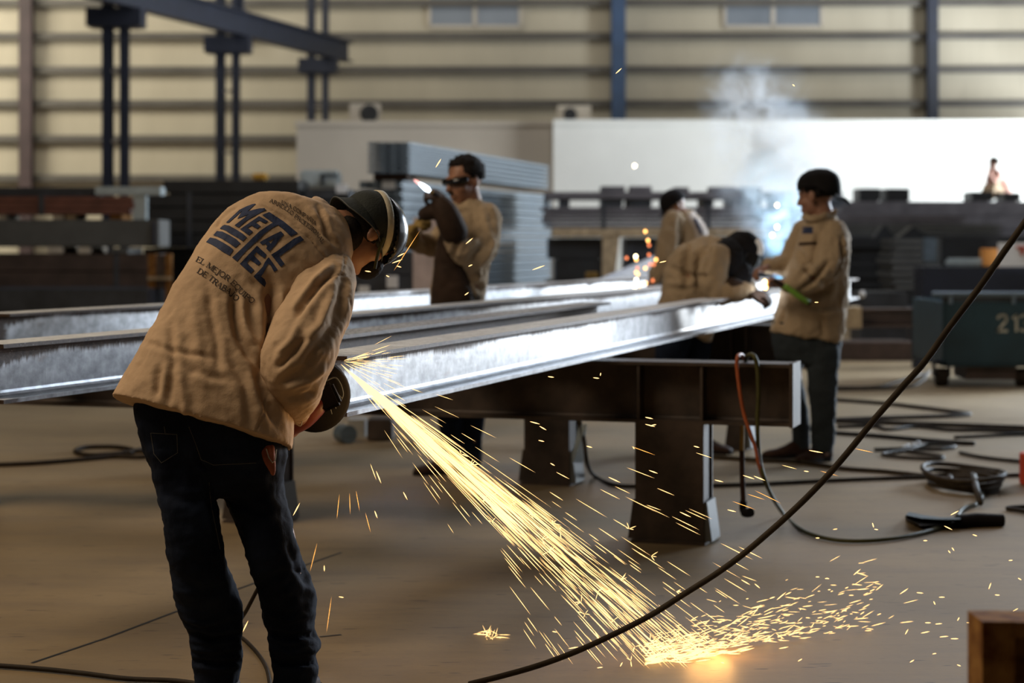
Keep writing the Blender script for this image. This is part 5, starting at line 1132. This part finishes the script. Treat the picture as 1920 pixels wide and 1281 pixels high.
bm = bmesh.new(); hc = P(1264, 387, PY-.02); R = head(bm, hc, V((-.80, -.15, -.55)), V((-.45, 0, .85)), 1.0)
limb3(bm, [P(1278, 405, PY), P(1270, 395, PY)], [.07, .06], 12); limb(bm, [(1293, 590, PY, .11), (1290, 480, PY, .12), (1280, 420, PY, .11)], 14)
limb(bm, [(1264, 414, PY-.14, .05), (1244, 494, PY-.22, .045), (1224, 528, PY-.25, .032)], 12); limb(bm, [(1288, 414, PY+.16, .05), (1250, 470, PY+.24, .045), (1222, 520, PY+.08, .032)], 12)
limb(bm, [(1275, 590, PY-.06, .06), (1278, 735, PY-.04, .04)], 10); limb(bm, [(1312, 590, PY+.08, .06), (1312, 735, PY+.1, .04)], 10)
hand(bm, P(1224, 527, PY-.25), V((-.4, 0, -.9)), V((-.8, 0, .3)), .7, 1.05, 1); hand(bm, P(1222, 520, PY+.08), V((-.4, -.3, -.9)), V((.8, 0, .3)), .7, 1.05, -1)
O('body', remesh(bm, .009, 2), 'skin', t)
bm = bmesh.new(); ell(bm, (0, 0, 0), (1, 1, 1), seg=32); kill = []
for v in bm.verts:
    p = V((v.co.x*.095, v.co.y*.115-.010, v.co.z*.108+.03))
    if p.z < .0: kill.append(v)
    v.co = hc+R @ p*1.03
bmesh.ops.delete(bm, geom=kill, context='VERTS'); bmesh.ops.solidify(bm, geom=bm.faces[:], thickness=.004); smooth_faces(bm); cap = O('cap_crown', bm, 'cap', t)
bm = bmesh.new(); rings = []
for f in (0, .5, 1.0): rings.append([hc+R @ V((math.sin(a)*.08*(1-.2*f*f), .095+.085*f*max(0, math.cos(a))**.6, .012-.015*f)) for a in [math.radians(x) for x in range(-80, 81, 16)]])
vs = [[bm.verts.new(p_) for p_ in r_] for r_ in rings]
for r0, r1 in zip(vs, vs[1:]):
    for i in range(len(r0)-1): bm.faces.new((r0[i], r0[i+1], r1[i+1], r1[i]))
bmesh.ops.solidify(bm, geom=bm.faces[:], thickness=.005); O('cap_brim', bm, 'cap', cap)
footwear(t, (P(1278, 752, PY).x, PY-.04), (-.9, -.3), P(1278, 722, PY-.04)); footwear(t, (P(1312, 750, PY).x, PY+.1), (-.9, -.3), P(1312, 722, PY+.1))

# far sitting figure
FYY = 42.0
t = T('person', 'tiny far person in faded pink shirt sitting on the dark pile by the white wall', 'person', P(1870, 372, FYY))
bm = bmesh.new(); ringloft(bm, [((1860, 372), (1898, 366), FYY, .18), ((1857, 348), (1894, 348), FYY, .19), ((1853, 329), (1882, 332), FYY, .17), ((1855, 317), (1873, 319), FYY, .12)], 18); limb(bm, [(1872, 325, FYY-.12, .07), (1868, 342, FYY-.3, .06), (1857, 330, FYY-.35, .05), (1855, 320, FYY-.3, .045)], 10); limb(bm, [(1857, 325, FYY+.1, .07), (1852, 345, FYY-.2, .06), (1862, 352, FYY-.35, .05)], 10)
O('shirt', remesh(bm, .025, 3), 'pinkshirt', t)
bm = bmesh.new(); limb(bm, [(1878, 362, FYY, .13), (1862, 350, FYY-.35, .10), (1858, 372, FYY-.4, .08)], 12); limb(bm, [(1868, 364, FYY+.1, .12), (1850, 352, FYY-.2, .10), (1848, 374, FYY-.22, .08)], 12); O('trousers', remesh(bm, .025, 3), 'beige', t)
bm = bmesh.new(); hc = P(1863, 307, FYY); R = head(bm, hc, V((-.9, -.35, -.15)), V((0, 0, 1)), 1.1); limb3(bm, [P(1864, 322, FYY), P(1863, 312, FYY)], [.07, .06], 10); limb(bm, [(1872, 360, FYY, .11), (1866, 325, FYY, .10)], 10)
limb(bm, [(1872, 325, FYY-.12, .05), (1868, 342, FYY-.3, .045), (1855, 319, FYY-.3, .035)], 10); limb(bm, [(1858, 372, FYY-.4, .05), (1862, 352, FYY-.34, .06), (1876, 362, FYY, .08)], 10)
hand(bm, P(1855, 321, FYY-.3), V((.2, 0, 1)), V((1, 0, 0)), .6, 1.1, 1)
O('body', remesh(bm, .016, 2), 'skin_far', t); O('hair', hair_cap(hc, R, 1.2, .008, -.03, .05), 'hair', t)
# ------------------------------------------------------------------ sparks
HOT = [emis('spark_white', (1, .60, .22, 1), 2.9), emis('spark_yellow', (1, .43, .09, 1), 2.0), emis('spark_orange', (1, .30, .05, 1), 1.25)]
def streak(bm, a, b, r, mi):
    d = (b-a); L = d.length
    if L < 1e-5: return
    t_, x, y = frames([a, b])[0]; m_ = a.lerp(b, .62)
    va = bm.verts.new(a); vb = bm.verts.new(b); rg = [bm.verts.new(m_+(x*math.cos(k*math.pi/2)+y*math.sin(k*math.pi/2))*r) for k in range(4)]
    r2 = [bm.verts.new(a.lerp(b, .2)+(x*math.cos(k*math.pi/2)+y*math.sin(k*math.pi/2))*r*.7) for k in range(4)]
    for k in range(4):
        j = (k+1) % 4
        for f in ((va, r2[j], r2[k]), (r2[k], r2[j], rg[j], rg[k]), (rg[k], rg[j], vb)): bm.faces.new(f).material_index = mi
def burst(bm, p, s, mi, n=4):
    for _ in range(n):
        d = V((random.gauss(.4, .8), random.gauss(0, .4), random.gauss(-.1, .7))).normalized()
        streak(bm, p, p+d*random.uniform(.4, 1)*s, .0010, mi)
O0 = P(638, 682, 5.48); rnd = random.Random(11)
END = G(1262, 1222, 0)
def path(ang, sp, tt):
    """point on a spark's flight: ang = spread off the core line (image slope), tt 0..1 along"""
    px = 638+sp*tt*math.cos(ang); py = 682+sp*tt*math.sin(ang)+26*tt*tt
    return px, py
bm = bmesh.new()
for i in range(800):
    u = rnd.random()
    dev = rnd.gauss(0, .043) if u < .72 else rnd.gauss(-.01, .16)
    if dev > .30 or dev < -.42: continue
    ang = math.radians(40.3)+dev; full = 820*(1-.25*max(0, dev))
    ymax = 1240-90*max(0, -dev*4) 
    tt = rnd.random()**(.85 if u < .72 else .6); ln = rnd.uniform(.035, .11)*(1.0 if u < .72 else .8)
    if tt < .45 and u < .72: ln *= 2.2
    x0, y0 = path(ang, full, tt); x1, y1 = path(ang, full, min(1.05, tt+ln))
    if y1 > ymax+20: continue
    Yd = 5.48+(5.98-5.48)*tt+rnd.gauss(0, .10*tt+.01); Yd = min(Yd, (EYE-.006)*F/(y1-HY)) if y1 > 900 else Yd
    mi = rnd.choices((0, 1, 2), (.34, .42, .24))[0] if abs(dev) < .08 else rnd.choices((0, 1, 2), (.18, .40, .42))[0]
    rr = rnd.uniform(.0005, .0011) if tt > .3 else rnd.uniform(.0005, .0009)
    b = P(x1, y1, Yd); streak(bm, P(x0, y0, Yd), b, rr, mi)
    if rnd.random() < .05 and tt > .25: burst(bm, b, .03, mi, 4)
for i in range(170):   # the dense root of the jet
    dev = rnd.gauss(.02, .035); ang = math.radians(41.0)+dev; tt = rnd.uniform(0, .30); ln = rnd.uniform(.05, .14)
    x0, y0 = path(ang, 820, tt); x1, y1 = path(ang, 820, tt+ln); Yd = 5.47+tt*.4+rnd.gauss(0, .02)
    streak(bm, P(x0, y0, Yd), P(x1, y1, Yd+.02), rnd.uniform(.0006, .0011), rnd.choices((0, 1, 2), (.4, .45, .15))[0])
for i in range(60):    # thin fans off the cut, along the beam edge
    ang = math.radians(rnd.uniform(-28, 34)); L0 = rnd.uniform(4, 90); L1 = rnd.uniform(12, 44)
    streak(bm, P(640+math.cos(ang)*L0, 678+math.sin(ang)*L0, 5.45), P(640+math.cos(ang)*(L0+L1), 678+math.sin(ang)*(L0+L1), 5.45), rnd.uniform(.0004, .0008), 2)
O('spark_shower', bm, HOT, None, 'dense shower of glowing sparks streaming from the grinder to the floor', 'sparks', kind='stuff')
bm = bmesh.new()
for i in range(560):
    x = 1205+abs(rnd.gauss(0, 1))*190 if rnd.random() < .75 else rnd.uniform(1215, 1640)
    base = 1232-(x-1215)*.115
    y = base-abs(rnd.gauss(0, 1))*(14+(x-1200)*.12)+rnd.gauss(0, 4)
    if x > 1700 or y > 1250: continue
    ang = rnd.gauss(-12, 14); ln = rnd.uniform(5, 30)
    z = max(.004, .02*(base-y)/20); g = G(x, base, 0); Yd = g.y
    a = P(x, y, Yd); b = P(x+ln*math.cos(math.radians(ang)), y+ln*math.sin(math.radians(ang)), Yd)
    if a.z < .003 or b.z < .003: a.z = max(a.z, .004); b.z = max(b.z, .004)
    streak(bm, a, b, rnd.uniform(.0006, .0014), rnd.choices((0, 1, 2), (.55, .38, .07))[0])
for i in range(120):
    x = rnd.gauss(1275, 60); x = max(1208, x); y = 1238-(x-1208)*.10+rnd.gauss(0, 5); g = G(x, y, .006); b = g+V((rnd.uniform(.02, .06), rnd.uniform(-.02, .03), rnd.uniform(.0, .012))); streak(bm, g, b, rnd.uniform(.0012, .0022), 0)
for i in range(10):
    g = G(rnd.uniform(875, 935), rnd.uniform(1186, 1197), .006); burst(bm, g, .05, rnd.choice((0, 1)), 3)
O('spark_splash', bm, HOT, None, 'glowing sparks bouncing low over the floor at lower right', 'sparks', kind='stuff')
# loose sparks that can be told one by one
loose = [(1160, 133, -42, 16), (1010, 502, -20, 26), (822, 306, -58, 20), (763, 470, -57, 92), (745, 490, -20, 22), (752, 478, -28, 16), (748, 500, 15, 10), (880, 452, -40, 18), (875, 551, -35, 10), (882, 498, -25, 9), (1243, 491, -12, 14), (1488, 160, 40, 6), (1531, 567, 0, 8), (690, 509, 8, 12), (727, 518, 25, 7),
 (1033, 707, 8, 12), (1118, 709, 6, 12), (1126, 702, -80, 6), (1003, 793, 15, 20), (1018, 803, 30, 16), (1015, 827, 12, 12), (1036, 871, 30, 10), (1105, 838, 15, 12), (1188, 840, 60, 6), (1217, 784, 12, 16), (1219, 798, 15, 20), (1226, 797, -10, 10), (1205, 845, 20, 50), (1225, 885, 20, 18), (1306, 838, 15, 12), (1320, 854, 18, 32), (1226, 952, 20, 30), (1348, 902, 14, 18), (1404, 895, 18, 24), (1424, 897, 22, 24), (1440, 932, 26, 56), (1418, 932, 18, 36), (1395, 948, 20, 48), (1372, 958, 14, 18), (1480, 876, 15, 30), (1530, 847, 10, 28), (1620, 845, 12, 36), (1555, 888, 16, 36), (1512, 884, 8, 10), (1285, 965, 25, 24), (1152, 900, 25, 26),
 (656, 945, 88, 40), (671, 940, 80, 40), (634, 950, -84, 48), (690, 980, 75, 40), (710, 895, 68, 26), (700, 885, 70, 34), (588, 1045, -76, 56), (608, 1066, 88, 12), (617, 1152, -82, 70), (556, 955, -62, 28), (460, 1175, -64, 26), (640, 1120, 10, 10), (705, 965, 70, 16), (760, 930, 62, 18), (1120, 1192, 60, 22), (1075, 1215, -10, 20), (905, 1190, 0, 24), (1040, 1185, 10, 10),
 (1790, 962, -28, 18), (1778, 990, 26, 18), (1735, 1014, 0, 8), (1533, 1009, 0, 8), (1643, 993, 10, 8), (1637, 985, 75, 10), (1828, 1004, 20, 10), (1787, 1030, 55, 8), (1780, 1035, 50, 7), (1533, 1082, 0, 8), (1550, 1085, 0, 7), (1552, 1085, 15, 6), (1615, 1088, -32, 30), (1607, 1073, -40, 18), (1618, 1105, -5, 24), (1695, 1109, -35, 20), (1708, 1128, -14, 30), (1725, 1112, 5, 14), (1752, 1131, 65, 8), (1766, 1120, 0, 12), (1870, 1116, 5, 10), (1856, 1099, -70, 14), (1895, 1051, -5, 8), (1912, 1086, 30, 8), (1420, 1099, 40, 14), (1398, 1092, 30, 20), (1405, 1085, 20, 30), (1448, 1121, -20, 12), (1465, 1118, -40, 24), (1740, 1168, 0, 12), (1760, 1170, -5, 14), (1770, 1194, -5, 18), (1790, 1198, 0, 16), (1735, 1186, -12, 18), (1700, 1185, -60, 12), (1816, 1168, 5, 8), (1797, 1161, -60, 8), (1904, 1144, -30, 12), (1850, 1157, 0, 8), (1710, 1240, -30, 10), (1798, 1248, 20, 8), (1752, 1226, -10, 8), (1125, 1252, -8, 12), (1165, 1246, -60, 10), (1355, 1243, 10, 8), (1500, 1238, -30, 10)]
for x, y, ang, ln in loose:
    Yd = 5.6 if y < 1000 else min(6.0, (EYE-.01)*F/(y+abs(math.sin(math.radians(ang)))*ln-HY)) if y > 1000 else 5.7
    c_, s_ = math.cos(math.radians(ang))*ln/2, math.sin(math.radians(ang))*ln/2
    bm = bmesh.new(); streak(bm, P(x-c_, y-s_, Yd), P(x+c_, y+s_, Yd), max(.0008, min(.0016, .0020-ln*.00001)) if ln < 30 else .0009, 0)
    O('loose_spark', bm, HOT[1 if ln > 34 else 0], None, 'single bright spark streak flying free, away from the dense spark shower', 'spark', 'loose sparks')
weld = [(1192, 481, 7, 0), (1193, 487, 7, 1), (1175, 484, 5, 2), (1215, 451, 7, 1), (1217, 460, 5, 2), (1217, 478, 6, 2), (1230, 487, 8, 1), (1219, 496, 6, 2), (1226, 496, 6, 2), (1210, 503, 8, 1), (1195, 503, 6, 2), (1193, 511, 7, 1), (1196, 514, 7, 1), (1211, 531, 8, 1), (1199, 536, 8, 1), (1190, 539, 9, 0), (1191, 538, 9, 0), (1210, 541, 7, 1), (1214, 546, 8, 1), (1224, 526, 6, 2), (1193, 525, 5, 0), (1210, 434, 5, 1)]
for x, y, r, mi in weld:
    bm = bmesh.new(); ell(bm, P(x, y, 14.6), (.010, .010, .012), seg=8); O('weld_droplet', bm, emis('weld_droplet', ((1, .85, .5, 1), (1, .50, .14, 1), (1, .26, .10, 1))[mi], (14, 6, 2.5)[mi]), None, 'round orange glowing weld droplet falling left of the pale backed stooping man', 'spark', 'weld droplets')
for i, (x, y, Yd) in enumerate(((1434, 529, 11.0), (1435, 539, 11.0), (1190, 311, 14), (1457, 385, 13), (1457, 426, 13), (1448, 441, 13))):
    bm = bmesh.new(); ell(bm, P(x, y, Yd), (.012, .012, .014), seg=8); O('hot_droplet', bm, emis('hot_droplet', (1, .82, .5, 1) if i > 1 else (1, .6, .2, 1), 12), None, 'round bright droplet glowing in the smoke or before the white wall' if i > 1 else 'orange glowing droplet at the standing right man\'s hand', 'spark', 'droplets near the smoke' if i > 1 else 'droplets at the torch hand')

# ------------------------------------------------------------------ weld smoke
def smoke(name, lab, puffs, dens, Y, nscale, col, aniso=.55):
    s = NT(name+'_volume'); tc = s.n('TexCoord'); sm = None
    nz = s.n('TexNoise', i_Scale=nscale, i_Detail=5.0, i_Roughness=.6, i_Distortion=.8); s.l(tc.outputs['Object'], nz.inputs['Vector'])
    nr = s.ramp(nz.outputs[0], .44, .70)
    lo = V((1e9,)*3); hi = -lo
    for x, y, r, w in puffs:
        c = P(x, y, Y); 
        for k in range(3): lo[k] = min(lo[k], c[k]-r); hi[k] = max(hi[k], c[k]+r)
        sb = s.n('VectorMath', operation='SUBTRACT'); s.l(tc.outputs['Object'], sb.inputs[0]); sb.inputs[1].default_value = c
        ln = s.n('VectorMath', operation='LENGTH'); s.l(sb.outputs[0], ln.inputs[0])
        v = s.math('SUBTRACT', 1.0, s.math('DIVIDE', ln.outputs['Value'], r), clamp=True); v = s.math('MULTIPLY', s.math('MULTIPLY', v, v), w)
        sm = v if sm is None else s.math('ADD', sm, v)
    d = s.math('MULTIPLY', s.math('MULTIPLY', sm, nr), dens)
    vs = s.n('VolumeScatter'); vs.inputs['Color'].default_value = col; vs.inputs['Anisotropy'].default_value = aniso; s.l(d, vs.inputs['Density'])
    s.l(vs.outputs[0], s.out.inputs['Volume'])
    bm = bmesh.new(); box(bm, lo, hi); O(name, bm, s.m, None, lab, 'smoke', kind='stuff')
smoke('weld_smoke', 'bluish weld smoke rising beside the standing right man', [(1462, 500, .16, .5), (1468, 465, .20, .6), (1474, 430, .24, .8), (1470, 390, .34, 1.0), (1440, 400, .3, .5), (1400, 400, .3, .35), (1450, 340, .42, 1.4), (1420, 290, .45, 1.4), (1470, 290, .45, 1.3), (1405, 225, .36, 1.5), (1390, 180, .34, 1.5), (1440, 190, .35, .9), (1500, 320, .4, 1.1)], 9.0, 12.4, 6.5, (.80, .90, 1, 1))

# ------------------------------------------------------------------ light
def area(name, loc, target, size, sizey, power, col, spread=180):
    ld = bpy.data.lights.new(name, 'AREA'); ld.shape = 'RECTANGLE'; ld.size = size; ld.size_y = sizey; ld.energy = power; ld.color = col
    o = bpy.data.objects.new(name, ld); C.objects.link(o); o.location = loc
    o.rotation_euler = (V(target)-V(loc)).to_track_quat('-Z', 'Y').to_euler(); ld.spread = math.radians(spread); return o
def point(name, loc, power, col, r):
    ld = bpy.data.lights.new(name, 'POINT'); ld.energy = power; ld.color = col; ld.shadow_soft_size = r
    o = bpy.data.objects.new(name, ld); C.objects.link(o); o.location = loc; return o
world = bpy.data.worlds.new('hall'); bpy.context.scene.world = world; world.use_nodes = True
bg = world.node_tree.nodes['Background']; bg.inputs[0].default_value = (1, .93, .82, 1); bg.inputs[1].default_value = .032
area('door_daylight_near', (14.5, 13, 2.6), (0, 10, .8), 7, 4, 130, (.84, .92, 1))
area('door_daylight', (18, 29, 3.0), (1, 13, .6), 8, 5, 2100, (.84, .92, 1))
area('door_daylight_far', (22, 42.2, 2.3), (8, 47, 1.8), 6, 3.6, 8000, (.90, .96, 1))
area('skylight_front', (-5.5, 5.0, 7.5), (-1.0, 7.2, .5), 5, 4, 500, (1, .80, .57))
area('skylight_middle', (3, 18, 9), (0, 11, 0), 8, 6, 380, (.95, .95, 1))
area('back_wall_fill', (-15, 46, 15), (-16, 58, 3), 16, 6, 1250, (1, .93, .78))  # added lamp washing the left of the back wall, no opening seen there
area('left_wall_fill', (-21, 50, 9), (-15, 58, 5.5), 6, 6, 1300, (1, .93, .76))  # extra fill put in to brighten the wall's left end
area('rack_fill', (3, 22, 11), (3, 31, 1.2), 8, 4, 650, (.96, .97, 1))  # fill added to lift the rack fronts
area('skylight_back_right', (14, 48, 15), (12, 58, 5), 20, 5, 330, (1, .95, .88))
area('office_fill', (0, 36, 14), (-1, 47, 2), 14, 6, 520, (1, .95, .88))  # lamp added above to brighten the office front
area('right_floor_fill', (11, 21, 4.2), (4.2, 15.5, 0), 3.5, 3, 430, (.70, .84, 1), 70)  # added cool fill aimed at the floor on the right
sp = bpy.data.lights.new('weld_arc', 'SPOT'); sp.energy = 230; sp.color = (.45, .75, 1); sp.spot_size = math.radians(64); sp.spot_blend = 1.0; sp.shadow_soft_size = .03
so = bpy.data.objects.new('weld_arc', sp); C.objects.link(so); so.location = P(1462, 535, 12.35); so.rotation_euler = (math.pi, 0, 0)
point('weld_glow', P(1436, 540, 11.35), .7, (.85, .92, 1), .02)
point('spark_glow', P(1330, 1195, 6.02), 4.0, (1, .48, .12), .08)
point('spark_glow_stream', P(760, 790, 5.45), 1.6, (1, .6, .22), .06)

sc = bpy.context.scene
sc.view_settings.view_transform = 'Standard'; sc.view_settings.look = 'None'; sc.view_settings.gamma = 1; sc.view_settings.exposure = 0; sc.view_settings.use_curve_mapping = False
try:
    sc.cycles.volume_step_rate = 2.0; sc.cycles.max_bounces = 8
except Exception: pass
